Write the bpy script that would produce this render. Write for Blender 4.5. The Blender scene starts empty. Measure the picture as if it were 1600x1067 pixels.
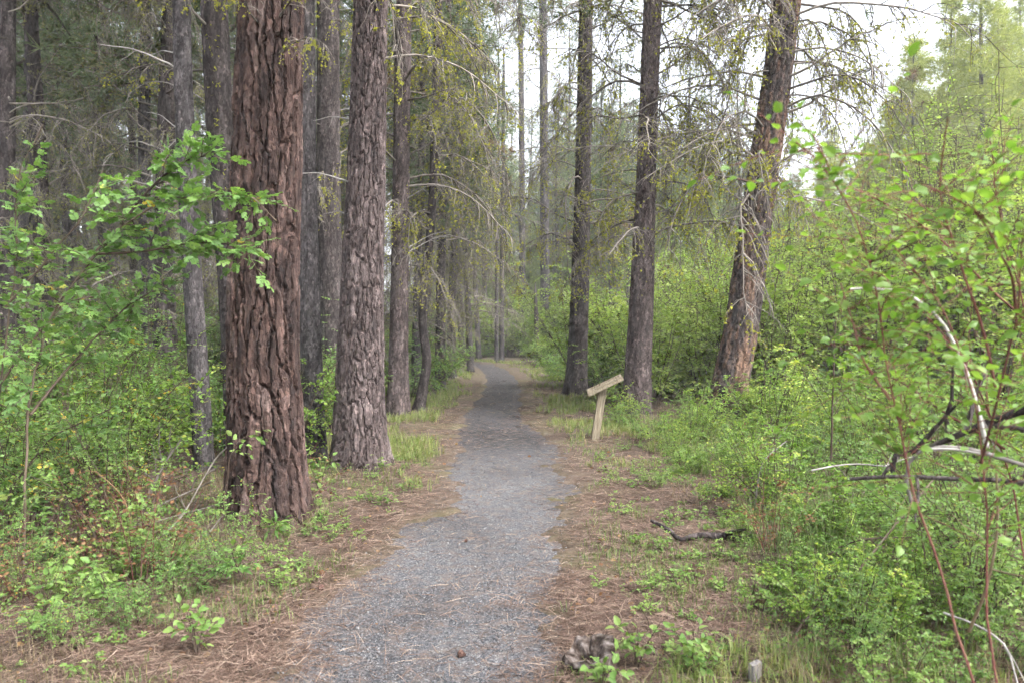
import bpy, math, random
import numpy as np
from mathutils import Vector, Matrix

# ------------------------------------------------------------------ camera, sky, sun, exposure
scene = bpy.context.scene
C = scene.collection
F = 1250.0                       # focal length in photograph pixels (1600 wide)
CAMZ, HOR = 1.6, 505.0           # eye height, horizon row
cam_d = bpy.data.cameras.new('camera')
cam_d.sensor_width = 36.0
cam_d.lens = 36.0 * F / 1600.0
cam_d.clip_start, cam_d.clip_end = 0.05, 2000
cam_d.dof.use_dof = True
cam_d.dof.focus_distance = 8.0
cam_d.dof.aperture_fstop = 3.2
cam = bpy.data.objects.new('camera', cam_d)
C.objects.link(cam)
cam.location = (0, 0, CAMZ)
cam.rotation_euler = (math.radians(90) - math.atan((533.5 - HOR) / F), 0, 0)
scene.camera = cam

SUN_EL, SUN_AZ = math.radians(52), math.radians(125)   # azimuth clockwise from +Y: behind the camera, to the right
world = bpy.data.worlds.new('World')
scene.world = world
world.use_nodes = True
wn = world.node_tree.nodes
wl = world.node_tree.links
bg = wn['Background']
sky = wn.new('ShaderNodeTexSky')
sky.sky_type = 'NISHITA'
sky.sun_disc = False
sky.sun_elevation = SUN_EL
sky.sun_rotation = SUN_AZ
sky.dust_density = 4.0
hs = wn.new('ShaderNodeHueSaturation')
hs.inputs['Saturation'].default_value = 0.32
hs.inputs['Value'].default_value = 1.0
wl.new(sky.outputs[0], hs.inputs['Color'])
wl.new(hs.outputs[0], bg.inputs['Color'])
bg.inputs['Strength'].default_value = 0.15

sun_d = bpy.data.lights.new('sun', 'SUN')
sun_d.energy = 1.5
sun_d.angle = math.radians(25)
sun_d.color = (1.0, 0.975, 0.94)
sun = bpy.data.objects.new('sun', sun_d)
C.objects.link(sun)
sdir = Vector((math.sin(SUN_AZ) * math.cos(SUN_EL), math.cos(SUN_AZ) * math.cos(SUN_EL), math.sin(SUN_EL)))
sun.rotation_euler = sdir.to_track_quat('Z', 'Y').to_euler()
sun.location = (0, 0, 30)

vs = scene.view_settings
vs.view_transform = 'Standard'
vs.look = 'None'
vs.exposure = 2.12
vs.gamma = 1.0
vs.use_curve_mapping = False
scene.cycles.max_bounces = 5
scene.cycles.transmission_bounces = 4
scene.cycles.diffuse_bounces = 4
scene.cycles.volume_bounces = 1
scene.cycles.use_adaptive_sampling = True
scene.cycles.adaptive_threshold = .05
scene.cycles.adaptive_min_samples = 8
scene.cycles.transparent_max_bounces = 4
scene.cycles.use_denoising = True

rng = np.random.default_rng(11)
R = random.Random(5)


def px(x, y, d):
    """photograph pixel -> place in the world at distance d"""
    return np.array([(x - 800.0) / F * d, d, CAMZ - (y - HOR) / F * d])


# ------------------------------------------------------------------ numpy helpers
_lat = rng.random((64, 64, 64)).astype(np.float32)


def noise3(p):
    p = np.asarray(p, dtype=np.float64)
    i = np.floor(p).astype(int)
    f = p - i
    f = f * f * (3 - 2 * f)
    i0, i1 = i & 63, (i + 1) & 63
    x, y, z = f[..., 0], f[..., 1], f[..., 2]
    g = lambda a, b, c: _lat[a[..., 0], b[..., 1], c[..., 2]]
    c00 = g(i0, i0, i0) * (1 - x) + g(i1, i0, i0) * x
    c10 = g(i0, i1, i0) * (1 - x) + g(i1, i1, i0) * x
    c01 = g(i0, i0, i1) * (1 - x) + g(i1, i0, i1) * x
    c11 = g(i0, i1, i1) * (1 - x) + g(i1, i1, i1) * x
    return (c00 * (1 - y) + c10 * y) * (1 - z) + (c01 * (1 - y) + c11 * y) * z


def fbm(p, oct=3):
    p = np.asarray(p, dtype=np.float64)
    s, a, t = 0, 1.0, 0
    for k in range(oct):
        s = s + a * noise3(p * (2 ** k) + 17.3 * k)
        t += a
        a *= .5
    return s / t


def n2(x, y, s, off=0.0, oct=3):
    return fbm(np.stack([x * s + off, y * s + off * 1.7, np.full_like(x, off)], -1), oct) - .5


def sst(a, b, x):
    t = np.clip((x - a) / (b - a), 0, 1)
    return t * t * (3 - 2 * t)


def norm(v):
    return v / (np.linalg.norm(v, axis=-1, keepdims=True) + 1e-9)


class MB:
    """collects triangles and quads, one material slot and a tint per vertex"""
    def __init__(s):
        s.V, s.Q, s.T, s.tint, s.n = [], [], [], [], 0

    def add(s, V, faces, mat=0, tint=0.5):
        V = np.asarray(V, dtype=np.float32).reshape(-1, 3)
        faces = np.asarray(faces, dtype=np.int32)
        (s.T if faces.shape[1] == 3 else s.Q).append((faces + s.n, np.full(len(faces), mat, np.int32)))
        s.V.append(V)
        s.tint.append(np.broadcast_to(np.asarray(tint, np.float32), (len(V),)).copy())
        s.n += len(V)

    def mesh(s, name, mats, smooth=True):
        me = bpy.data.meshes.new(name)
        V = np.concatenate(s.V)
        T = np.concatenate([t for t, _ in s.T]) if s.T else np.zeros((0, 3), np.int32)
        Q = np.concatenate([q for q, _ in s.Q]) if s.Q else np.zeros((0, 4), np.int32)
        mi = np.concatenate([m for _, m in s.T] + [m for _, m in s.Q])
        me.vertices.add(len(V))
        me.vertices.foreach_set('co', V.ravel())
        loops = np.concatenate([T.ravel(), Q.ravel()]).astype(np.int32)
        starts = np.concatenate([np.arange(len(T)) * 3, len(T) * 3 + np.arange(len(Q)) * 4]).astype(np.int32)
        me.loops.add(len(loops))
        me.loops.foreach_set('vertex_index', loops)
        me.polygons.add(len(starts))
        me.polygons.foreach_set('loop_start', starts)
        me.polygons.foreach_set('material_index', mi.astype(np.int32))
        me.polygons.foreach_set('use_smooth', np.full(len(starts), smooth))
        for m in mats:
            me.materials.append(m)
        a = me.attributes.new('tint', 'FLOAT', 'POINT')
        a.data.foreach_set('value', np.concatenate(s.tint))
        me.update(calc_edges=True)
        return me


def link(name, me, parent=None):
    o = bpy.data.objects.new(name, me)
    C.objects.link(o)
    if parent is not None:
        o.parent = parent
    return o


def tag(o, label=None, cat=None, group=None, kind=None):
    if label: o['label'] = label
    if cat: o['category'] = cat
    if group: o['group'] = group
    if kind: o['kind'] = kind
    return o


def thing(name, label, cat, loc=(0, 0, 0), rz=0.0, group=None):
    o = bpy.data.objects.new(name, None)
    o.empty_display_size = .1
    C.objects.link(o)
    o.location = loc
    o.rotation_euler = (0, 0, rz)
    return tag(o, label, cat, group)


def copy_tree(o, parent=None):
    c = o.copy()
    C.objects.link(c)
    c.parent = parent
    for ch in kids[o.name] if o.name in kids else []:
        copy_tree(ch, c)
    return c


kids = {}


def tube(mb, P, rad, k=4, mat=0, tint=0.5):
    P = np.asarray(P, float)
    n = len(P)
    rad = np.broadcast_to(np.asarray(rad, float), (n,))
    t = norm(np.gradient(P, axis=0))
    up = np.array([0.31, 0.17, 0.93]) if abs(t[0, 2]) < .85 else np.array([.9, .3, .1])
    u = norm(np.cross(t, up))
    v = np.cross(t, u)
    a = np.arange(k) / k * 2 * np.pi
    ring = P[:, None] + rad[:, None, None] * (np.cos(a)[None, :, None] * u[:, None] + np.sin(a)[None, :, None] * v[:, None])
    i = np.arange(n - 1)[:, None] * k
    j = np.arange(k)[None]
    q = np.stack([i + j, i + (j + 1) % k, i + k + (j + 1) % k, i + k + j], -1).reshape(-1, 4)
    mb.add(ring.reshape(-1, 3), q, mat, tint)


def scatter(mb, TV, TT, pos, dirs, nrm, size, mat=0, tint=None):
    """many copies of a small template: y axis along dirs, z towards nrm"""
    pos = np.asarray(pos, float)
    n = len(pos)
    if n == 0:
        return
    y = norm(np.asarray(dirs, float))
    x = norm(np.cross(y, np.asarray(nrm, float)) + 1e-6)
    z = np.cross(x, y)
    size = np.broadcast_to(np.asarray(size, float), (n,))
    V = pos[:, None] + size[:, None, None] * (TV[None, :, 0:1] * x[:, None] + TV[None, :, 1:2] * y[:, None] + TV[None, :, 2:3] * z[:, None])
    m = len(TV)
    Fc = (TT[None] + (np.arange(n) * m)[:, None, None]).reshape(-1, TT.shape[1])
    if tint is None:
        tint = rng.random(n)
    mb.add(V.reshape(-1, 3), Fc, mat, np.repeat(tint, m))


def rdir(n, zmin=-1.0):
    v = rng.normal(size=(n, 3))
    v = norm(v)
    if zmin > -1:
        v[:, 2] = np.abs(v[:, 2]) * (1 - zmin) + zmin
    return norm(v)


# leaf templates ------------------------------------------------------------------------------
LEAF5 = (np.array([[0, 0, 0], [-.34, .48, .09], [0, .45, 0], [.34, .48, .09], [0, 1, -.06]], float),
         np.array([[0, 2, 1], [0, 3, 2], [2, 4, 1], [2, 3, 4]]))
LEAF9 = (np.array([[0, 0, 0], [-.27, .22, .07], [0, .22, 0], [.27, .22, .07], [-.38, .55, .08], [0, .55, -.01], [.38, .55, .08],
                   [-.2, .85, .01], [.2, .85, .01], [0, 1.0, -.1]], float),
         np.array([[0, 2, 1], [0, 3, 2], [1, 2, 5], [1, 5, 4], [2, 3, 6], [2, 6, 5], [4, 5, 7], [5, 6, 8], [5, 9, 7], [5, 8, 9]]))


def tuft_template(n, seed, L=1.0, w=.05, spread=.8):
    g = np.random.default_rng(seed)
    V, T = [], []
    for i in range(n):
        d = norm(np.array([g.normal() * spread, 1.0, g.normal() * spread]))
        s = norm(np.cross(d, g.normal(size=3)))
        l = L * g.uniform(.7, 1.1)
        V += [-s * w * .5, s * w * .5, d * l]
        T.append([3 * i, 3 * i + 1, 3 * i + 2])
    return np.array(V), np.array(T)


def blob_template(n, seed):
    g = np.random.default_rng(seed)
    V, T = [], []
    for i in range(n):
        c = norm(g.normal(size=3)) * g.uniform(.0, .5)
        a, b = norm(g.normal(size=3)), norm(g.normal(size=3))
        V += [c + a * .42, c + b * .42, c - (a + b) * .35]
        T.append([3 * i, 3 * i + 1, 3 * i + 2])
    return np.array(V), np.array(T)


# ------------------------------------------------------------------ materials
def nodes_of(name):
    m = bpy.data.materials.new(name)
    m.use_nodes = True
    return m, m.node_tree.nodes, m.node_tree.links, m.node_tree.nodes['Principled BSDF']


def ramp(N, L, fac, stops):
    r = N.new('ShaderNodeValToRGB')
    e = r.color_ramp.elements
    while len(e) < len(stops):
        e.new(.5)
    for k, (p, c) in enumerate(stops):
        e[k].position = p
        e[k].color = (*c, 1)
    L.new(fac, r.inputs[0])
    return r.outputs[0]


def math_node(N, L, op, a, b):
    m = N.new('ShaderNodeMath')
    m.operation = op
    for k, v in enumerate((a, b)):
        if hasattr(v, 'links'):
            L.new(v, m.inputs[k])
        else:
            m.inputs[k].default_value = v
    return m.outputs[0]


def noise_node(N, L, scale, detail=4, stretch=None, co='Object'):
    tc = N.new('ShaderNodeTexCoord')
    n = N.new('ShaderNodeTexNoise')
    n.inputs['Scale'].default_value = scale
    n.inputs['Detail'].default_value = detail
    src = tc.outputs[co]
    if stretch:
        mp = N.new('ShaderNodeMapping')
        mp.inputs['Scale'].default_value = stretch
        L.new(src, mp.inputs[0])
        src = mp.outputs[0]
    L.new(src, n.inputs['Vector'])
    return n.outputs['Fac']


def leaf_mat(name, stops, trans=.4, rough=.45, spec=.35, vary=.35):
    m, N, L, b = nodes_of(name)
    at = N.new('ShaderNodeAttribute')
    at.attribute_name = 'tint'
    oi = N.new('ShaderNodeObjectInfo')
    f = math_node(N, L, 'MULTIPLY_ADD', oi.outputs['Random'], vary)
    f.node.inputs[2].default_value = -vary / 2
    f = math_node(N, L, 'ADD', f, at.outputs['Fac'])
    col = ramp(N, L, f, stops)
    L.new(col, b.inputs['Base Color'])
    b.inputs['Roughness'].default_value = rough
    b.inputs['Specular IOR Level'].default_value = spec
    tr = N.new('ShaderNodeBsdfTranslucent')
    g = N.new('ShaderNodeMixRGB')
    g.blend_type = 'MULTIPLY'
    g.inputs[0].default_value = 1
    g.inputs[2].default_value = (1.15, 1.2, .6, 1)
    L.new(col, g.inputs[1])
    L.new(g.outputs[0], tr.inputs['Color'])
    mx = N.new('ShaderNodeMixShader')
    mx.inputs[0].default_value = trans
    L.new(b.outputs[0], mx.inputs[1])
    L.new(tr.outputs[0], mx.inputs[2])
    L.new(mx.outputs[0], N['Material Output'].inputs['Surface'])
    return m


def wood_mat(name, stops, scale=6, stretch=(1, 1, .25), bump=.5, bscale=40, rough=.9, detail=6, tintw=.45, flakes=0):
    m, N, L, b = nodes_of(name)
    at = N.new('ShaderNodeAttribute')
    at.attribute_name = 'tint'
    n = noise_node(N, L, scale, detail, stretch)
    f = math_node(N, L, 'MULTIPLY', at.outputs['Fac'], tintw)
    f2 = math_node(N, L, 'MULTIPLY_ADD', n, 1.0)
    f2.node.inputs[2].default_value = -tintw / 2
    f = math_node(N, L, 'ADD', f, f2)
    L.new(ramp(N, L, f, stops), b.inputs['Base Color'])
    b.inputs['Roughness'].default_value = rough
    b.inputs['Specular IOR Level'].default_value = .15
    if flakes:
        tc = N.new('ShaderNodeTexCoord')
        mp = N.new('ShaderNodeMapping')
        mp.inputs['Scale'].default_value = (1, 1, .45)
        wob = N.new('ShaderNodeTexNoise')
        wob.inputs['Scale'].default_value = 22
        L.new(tc.outputs['Object'], wob.inputs['Vector'])
        va = N.new('ShaderNodeVectorMath')
        va.operation = 'MULTIPLY_ADD'
        L.new(wob.outputs['Color'], va.inputs[0])
        va.inputs[1].default_value = (.05, .05, .05)
        L.new(tc.outputs['Object'], va.inputs[2])
        L.new(va.outputs[0], mp.inputs[0])
        vo = N.new('ShaderNodeTexVoronoi')
        vo.inputs['Scale'].default_value = flakes
        L.new(mp.outputs[0], vo.inputs['Vector'])
        sp = N.new('ShaderNodeSeparateColor')
        L.new(vo.outputs['Color'], sp.inputs[0])
        mu = N.new('ShaderNodeMixRGB')
        mu.blend_type = 'MULTIPLY'
        mu.inputs[0].default_value = 1
        L.new(b.inputs['Base Color'].links[0].from_socket, mu.inputs[1])
        L.new(ramp(N, L, sp.outputs[0], [(0, (.5, .47, .47)), (.55, (.95, .93, .93)), (.85, (1.25, 1.25, 1.25)), (1, (1.9, 1.8, 1.75))]), mu.inputs[2])
        L.new(mu.outputs[0], b.inputs['Base Color'])
        bn = noise_node(N, L, bscale, 6, stretch)
        hh = math_node(N, L, 'ADD', math_node(N, L, 'MULTIPLY', sp.outputs[1], .7), bn)
        bp = N.new('ShaderNodeBump')
        bp.inputs['Strength'].default_value = 1.0
        bp.inputs['Distance'].default_value = .022
        L.new(hh, bp.inputs['Height'])
        L.new(bp.outputs[0], b.inputs['Normal'])
    elif bump:
        bn = noise_node(N, L, bscale, 5, stretch)
        bp = N.new('ShaderNodeBump')
        bp.inputs['Strength'].default_value = bump
        bp.inputs['Distance'].default_value = .012
        L.new(bn, bp.inputs['Height'])
        L.new(bp.outputs[0], b.inputs['Normal'])
    return m


M = {}
M['bark_red'] = wood_mat('bark_red', [(.2, (.021, .016, .016)), (.42, (.049, .033, .029)), (.6, (.08, .052, .045)), (.8, (.135, .1, .09))], 12, bscale=70, flakes=38)
M['bark_mauve'] = wood_mat('bark_mauve', [(.2, (.034, .028, .028)), (.45, (.07, .055, .053)), (.65, (.11, .088, .085)), (.85, (.18, .15, .145))], 10, bscale=70, flakes=45)
M['bark_grey'] = wood_mat('bark_grey', [(.2, (.03, .028, .029)), (.5, (.068, .062, .064)), (.8, (.13, .12, .12))], 12, bscale=80, flakes=60)
M['bark_dark'] = wood_mat('bark_dark', [(.2, (.022, .019, .019)), (.5, (.05, .042, .041)), (.8, (.11, .095, .092))], 10, bscale=70, flakes=50)
M['bark_orange'] = wood_mat('bark_orange', [(.25, (.035, .03, .029)), (.47, (.075, .06, .056)), (.62, (.14, .088, .064)), (.8, (.2, .14, .105))], 4, stretch=(1, 1, .2), bscale=70, flakes=36)
M['twig'] = wood_mat('twig', [(.2, (.06, .053, .047)), (.5, (.14, .122, .105)), (.8, (.27, .24, .21))], 14, bump=0)
M['dead_pale'] = wood_mat('dead_pale', [(.2, (.13, .12, .11)), (.5, (.25, .23, .215)), (.8, (.42, .4, .38))], 14, bump=0)
M['stem_red'] = wood_mat('stem_red', [(.2, (.07, .03, .026)), (.5, (.15, .06, .05)), (.8, (.22, .12, .09))], 14, bump=0)
M['stem_brown'] = wood_mat('stem_brown', [(.2, (.035, .025, .02)), (.5, (.075, .054, .04)), (.8, (.14, .11, .08))], 14, bump=0)
M['lichen'] = leaf_mat('lichen', [(0, (.17, .18, .03)), (.5, (.3, .31, .04)), (1, (.46, .46, .06))], .2, .9, .05)
M['lichen_drab'] = leaf_mat('lichen_drab', [(0, (.12, .125, .06)), (.5, (.2, .205, .095)), (1, (.3, .3, .11))], .2, .9, .05)
M['needle_dark'] = leaf_mat('needle_dark', [(0, (.06, .09, .05)), (.5, (.105, .145, .075)), (1, (.16, .195, .105))], .35, .5, .3)
M['needle_mid'] = leaf_mat('needle_mid', [(0, (.1, .14, .06)), (.5, (.17, .215, .09)), (1, (.26, .3, .125))], .4, .5, .3)
M['needle_light'] = leaf_mat('needle_light', [(0, (.17, .21, .06)), (.5, (.27, .31, .09)), (1, (.39, .41, .13))], .4, .5, .3)
M['needle_dead'] = leaf_mat('needle_dead', [(0, (.12, .07, .04)), (1, (.24, .15, .09))], .2, .7, .1)
M['leaf_snow'] = leaf_mat('leaf_snow', [(0, (.085, .165, .03)), (.45, (.16, .275, .045)), (.8, (.25, .36, .06)), (1, (.37, .41, .08))], .45)
M['leaf_rose'] = leaf_mat('leaf_rose', [(0, (.08, .16, .045)), (.5, (.145, .265, .068)), (.9, (.23, .35, .09)), (.97, (.4, .34, .04)), (1, (.5, .37, .05))], .42)
M['leaf_tall'] = leaf_mat('leaf_tall', [(0, (.155, .25, .055)), (.5, (.265, .375, .085)), (1, (.39, .455, .135))], .5)
M['leaf_near'] = leaf_mat('leaf_near', [(0, (.085, .17, .03)), (.5, (.145, .26, .045)), (.93, (.225, .335, .075)), (1, (.36, .18, .07))], .5, .4, .4, .6)
M['leaf_dusk'] = leaf_mat('leaf_dusk', [(0, (.085, .165, .045)), (.5, (.155, .26, .065)), (1, (.25, .34, .095))], .45)
M['leaf_herb'] = leaf_mat('leaf_herb', [(0, (.085, .18, .04)), (.5, (.16, .27, .065)), (1, (.27, .36, .11))], .42)
M['leaf_dry'] = leaf_mat('leaf_dry', [(0, (.12, .06, .035)), (.5, (.2, .105, .055)), (1, (.32, .21, .11))], .35, .7, .15)
M['grass'] = leaf_mat('grass', [(0, (.1, .16, .035)), (.45, (.17, .23, .06)), (.75, (.27, .27, .1)), (1, (.42, .36, .2))], .35)
M['grass_rough'] = leaf_mat('grass_rough', [(0, (.05, .1, .025)), (.5, (.1, .16, .04)), (.85, (.17, .21, .06)), (1, (.3, .26, .13))], .35)
M['grass_dry'] = leaf_mat('grass_dry', [(0, (.12, .09, .06)), (.5, (.2, .155, .105)), (1, (.32, .26, .18))], .3, .7, .15)
M['needle_litter'] = leaf_mat('needle_litter', [(0, (.06, .037, .029)), (.4, (.145, .094, .072)), (.75, (.29, .208, .163)), (1, (.48, .395, .315))], .1, .7, .2)
M['cone'] = wood_mat('cone', [(.2, (.04, .022, .018)), (.5, (.09, .05, .04)), (.8, (.17, .11, .09))], 30, bump=0)


def ground_mat():
    m, N, L, b = nodes_of('forest_duff')
    n1 = noise_node(N, L, 1.1, 5)
    n2_ = noise_node(N, L, 16, 8)
    n3 = noise_node(N, L, 90, 3)
    c1 = ramp(N, L, n2_, [(.3, (.028, .021, .018)), (.5, (.075, .058, .045)), (.68, (.13, .105, .082))])
    c2 = ramp(N, L, n3, [(.3, (.04, .028, .022)), (.6, (.11, .08, .062)), (.75, (.2, .155, .12))])
    mx = N.new('ShaderNodeMixRGB')
    mx.inputs[0].default_value = .5
    L.new(c1, mx.inputs[1]); L.new(c2, mx.inputs[2])
    mg = N.new('ShaderNodeMixRGB')
    L.new(ramp(N, L, n1, [(.47, (0, 0, 0)), (.66, (.55, .55, .55))]), mg.inputs[0])
    L.new(mx.outputs[0], mg.inputs[1])
    mg.inputs[2].default_value = (.1, .1, .045, 1)
    L.new(mg.outputs[0], b.inputs['Base Color'])
    b.inputs['Roughness'].default_value = .95
    b.inputs['Specular IOR Level'].default_value = .1
    bp = N.new('ShaderNodeBump')
    bp.inputs['Strength'].default_value = .9
    bp.inputs['Distance'].default_value = .02
    L.new(n2_, bp.inputs['Height'])
    L.new(bp.outputs[0], b.inputs['Normal'])
    return m


def path_mat():
    m, N, L, b = nodes_of('crushed_gravel')
    tc = N.new('ShaderNodeTexCoord')
    vo = N.new('ShaderNodeTexVoronoi')
    vo.inputs['Scale'].default_value = 150
    L.new(tc.outputs['Object'], vo.inputs['Vector'])
    sp = N.new('ShaderNodeSeparateColor')
    L.new(vo.outputs['Color'], sp.inputs[0])
    c = ramp(N, L, sp.outputs[0], [(0, (.03, .032, .037)), (.5, (.068, .07, .077)), (.85, (.125, .125, .132)), (1, (.25, .245, .245))])
    big = noise_node(N, L, .9, 4, (1, .55, 1))
    mid = noise_node(N, L, 11, 5)
    mul = N.new('ShaderNodeMixRGB')
    mul.blend_type = 'MULTIPLY'
    mul.inputs[0].default_value = 1
    L.new(c, mul.inputs[1])
    L.new(ramp(N, L, big, [(.36, (.62, .6, .6)), (.52, (1, 1, 1)), (.7, (1.3, 1.28, 1.26))]), mul.inputs[2])
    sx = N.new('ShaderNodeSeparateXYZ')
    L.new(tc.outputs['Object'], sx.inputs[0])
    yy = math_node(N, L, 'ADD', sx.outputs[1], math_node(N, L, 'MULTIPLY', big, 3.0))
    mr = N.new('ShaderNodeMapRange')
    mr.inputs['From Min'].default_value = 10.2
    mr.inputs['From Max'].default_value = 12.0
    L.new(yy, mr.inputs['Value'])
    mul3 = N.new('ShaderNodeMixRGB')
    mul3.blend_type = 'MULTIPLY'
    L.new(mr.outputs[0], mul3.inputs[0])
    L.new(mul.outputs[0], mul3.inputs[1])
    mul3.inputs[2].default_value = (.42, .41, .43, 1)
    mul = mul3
    mul2 = N.new('ShaderNodeMixRGB')
    L.new(ramp(N, L, mid, [(.47, (0, 0, 0)), (.7, (.6, .6, .6))]), mul2.inputs[0])
    L.new(mul.outputs[0], mul2.inputs[1])
    mul2.inputs[2].default_value = (.13, .1, .083, 1)
    L.new(mul2.outputs[0], b.inputs['Base Color'])
    b.inputs['Roughness'].default_value = .85
    b.inputs['Specular IOR Level'].default_value = .25
    bp = N.new('ShaderNodeBump')
    bp.inputs['Strength'].default_value = .8
    bp.inputs['Distance'].default_value = .006
    L.new(vo.outputs['Distance'], bp.inputs['Height'])
    L.new(bp.outputs[0], b.inputs['Normal'])
    return m


M['duff'] = ground_mat()
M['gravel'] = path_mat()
M['stone'] = wood_mat('stone', [(.2, (.035, .037, .042)), (.5, (.075, .077, .085)), (.8, (.22, .22, .22))], 5, stretch=(1, 1, 1), bump=0, tintw=.9)
M['cut_wood'] = wood_mat('cut_wood', [(.3, (.1, .082, .06)), (.45, (.2, .168, .118)), (.6, (.27, .23, .165)), (.75, (.36, .315, .235))], 9, stretch=(6, 6, .6), bump=.5, bscale=20, tintw=.3)
M['stake_wood'] = wood_mat('stake_wood', [(.3, (.09, .085, .085)), (.5, (.19, .18, .18)), (.7, (.3, .27, .23))], 30, stretch=(3, 3, .3), bump=.8, bscale=40, tintw=.2)
M['rot_wood'] = wood_mat('rot_wood', [(.3, (.014, .01, .008)), (.45, (.045, .033, .027)), (.58, (.11, .09, .08)), (.75, (.22, .195, .185))], 26, stretch=(1, 1, .7), bump=1.0, bscale=60)

# ------------------------------------------------------------------ path and ground
_pc = np.array([(-.62, 0), (-.66, 1.5), (-.54, 3.5), (-.33, 5.05), (-.14, 6.35), (-.03, 8.5), (-.08, 10.3), (-.3, 13.8), (-.27, 17.4),
                (-.26, 21), (-.45, 25), (-.8, 28.6), (-1.35, 31), (-2.4, 32.8), (-4.2, 34.2), (-7, 35.2), (-12, 36), (-25, 37)])
_s = np.concatenate([[0], np.cumsum(np.hypot(*np.diff(_pc, axis=0).T))])
_t = np.arange(0, _s[-1], .12)


def smooth_curve(s, v, t):
    """Catmull-Rom through v(s)"""
    m = np.gradient(v, s)
    i = np.clip(np.searchsorted(s, t, side='right') - 1, 0, len(s) - 2)
    h = s[i + 1] - s[i]
    u = (t - s[i]) / h
    return ((2 * u**3 - 3 * u**2 + 1) * v[i] + (u**3 - 2 * u**2 + u) * h * m[i] + (-2 * u**3 + 3 * u**2) * v[i + 1] + (u**3 - u**2) * h * m[i + 1])


PL = np.stack([smooth_curve(_s, _pc[:, 0], _t), smooth_curve(_s, _pc[:, 1], _t)], -1)


def path_dist(x, y):
    x, y = np.asarray(x, float), np.asarray(y, float)
    sh = x.shape
    x, y = x.ravel(), y.ravel()
    out = np.full(x.shape, 60.0)
    near = np.nonzero((np.abs(x) < 30) & (y < 45))[0]
    for k in range(0, len(near), 20000):
        i = near[k:k + 20000]
        out[i] = np.sqrt(((x[i, None] - PL[None, :, 0])**2 + (y[i, None] - PL[None, :, 1])**2).min(1))
    return out.reshape(sh)


HW = .53


def gh(x, y, pd=None):
    x, y = np.asarray(x, float), np.asarray(y, float)
    if pd is None:
        pd = path_dist(x, y)
    e = n2(x, y, 1.3, 3.0, 2) * .55 + n2(x, y, 6.0, 9.0, 2) * .3
    e = e * (1 - .65 * sst(8, 14, y)) + .12 * sst(9, 18, y) - .07 * sst(5.5, 3.8, y) + n2(x, y, 17.0, 14.0, 2) * .26 * sst(16, 9, y)
    t = sst(HW - .12, HW + .16, pd + e)
    z = -.022 + t * .05
    for tx, ty, tr in ((-1.9, 6.2, .3), (-1.62, 8.45, .3), (2.11, 13.6, .25), (1.38, 17.2, .25), (3.41, 13.0, .3)):
        z = z + .09 * np.exp(-np.maximum(np.hypot(x - tx, y - ty) - tr, 0) / .16)
    out = sst(.9, 2.2, pd)
    z = z + t * (n2(x, y, 7.0, 5.0, 3) * .035) + out * (n2(x, y, .8, 21.0, 3) * .22 + n2(x, y, 3, 2.0, 2) * .06)
    far = np.clip((y - 45) / 120, 0, 1)
    z = z + far * 3.0 * sst(0, 30, x)
    return z


def graded(lo, a, b, hi, step, grow=1.13):
    core = list(np.arange(a, b + step * .5, step))
    s, v, up = step, core[-1], []
    while v < hi:
        s *= grow; v += s; up.append(v)
    s, v, dn = step, core[0], []
    while v > lo:
        s *= grow; v -= s; dn.append(v)
    return np.array(dn[::-1] + core + up)


gx = graded(-500, -3.4, 3.4, 500, .045)
gy = graded(-120, 2.0, 15, 700, .06, 1.09)
X, Y = np.meshgrid(gx, gy)
Z = gh(X, Y)
mb = MB()
nx, ny = len(gx), len(gy)
ii = (np.arange(ny - 1)[:, None] * nx + np.arange(nx - 1)[None]).ravel()
mb.add(np.stack([X, Y, Z], -1), np.stack([ii, ii + 1, ii + 1 + nx, ii + nx], -1))
tag(link('ground', mb.mesh('ground', [M['duff']])), kind='structure')

tt = np.gradient(PL, axis=0)
tt /= np.linalg.norm(tt, axis=1, keepdims=True)
nn = np.stack([tt[:, 1], -tt[:, 0]], -1)
off = np.linspace(-1.05, 1.05, 27)
PV = PL[:, None] + nn[:, None] * off[None, :, None]
pz = n2(PV[..., 0], PV[..., 1], 2.2, 4, 3) * .016 + .002
mb = MB()
ii = (np.arange(len(PL) - 1)[:, None] * 27 + np.arange(26)[None]).ravel()
mb.add(np.concatenate([PV, pz[..., None]], -1), np.stack([ii, ii + 1, ii + 28, ii + 27], -1))
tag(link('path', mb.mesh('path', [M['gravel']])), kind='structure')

# ------------------------------------------------------------------ branches
TW = M['twig']
LB = blob_template(5, 3)


def droop_curve(start, d, L, n, droop, wob, g):
    """a limb that starts along d and bends down"""
    P = [np.array(start, float)]
    d = np.array(d, float)
    for i in range(n):
        d = norm(d + np.array([0, 0, -droop]) / n + g.normal(size=3) * wob)
        P.append(P[-1] + d * L / n)
    return np.array(P)


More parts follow.
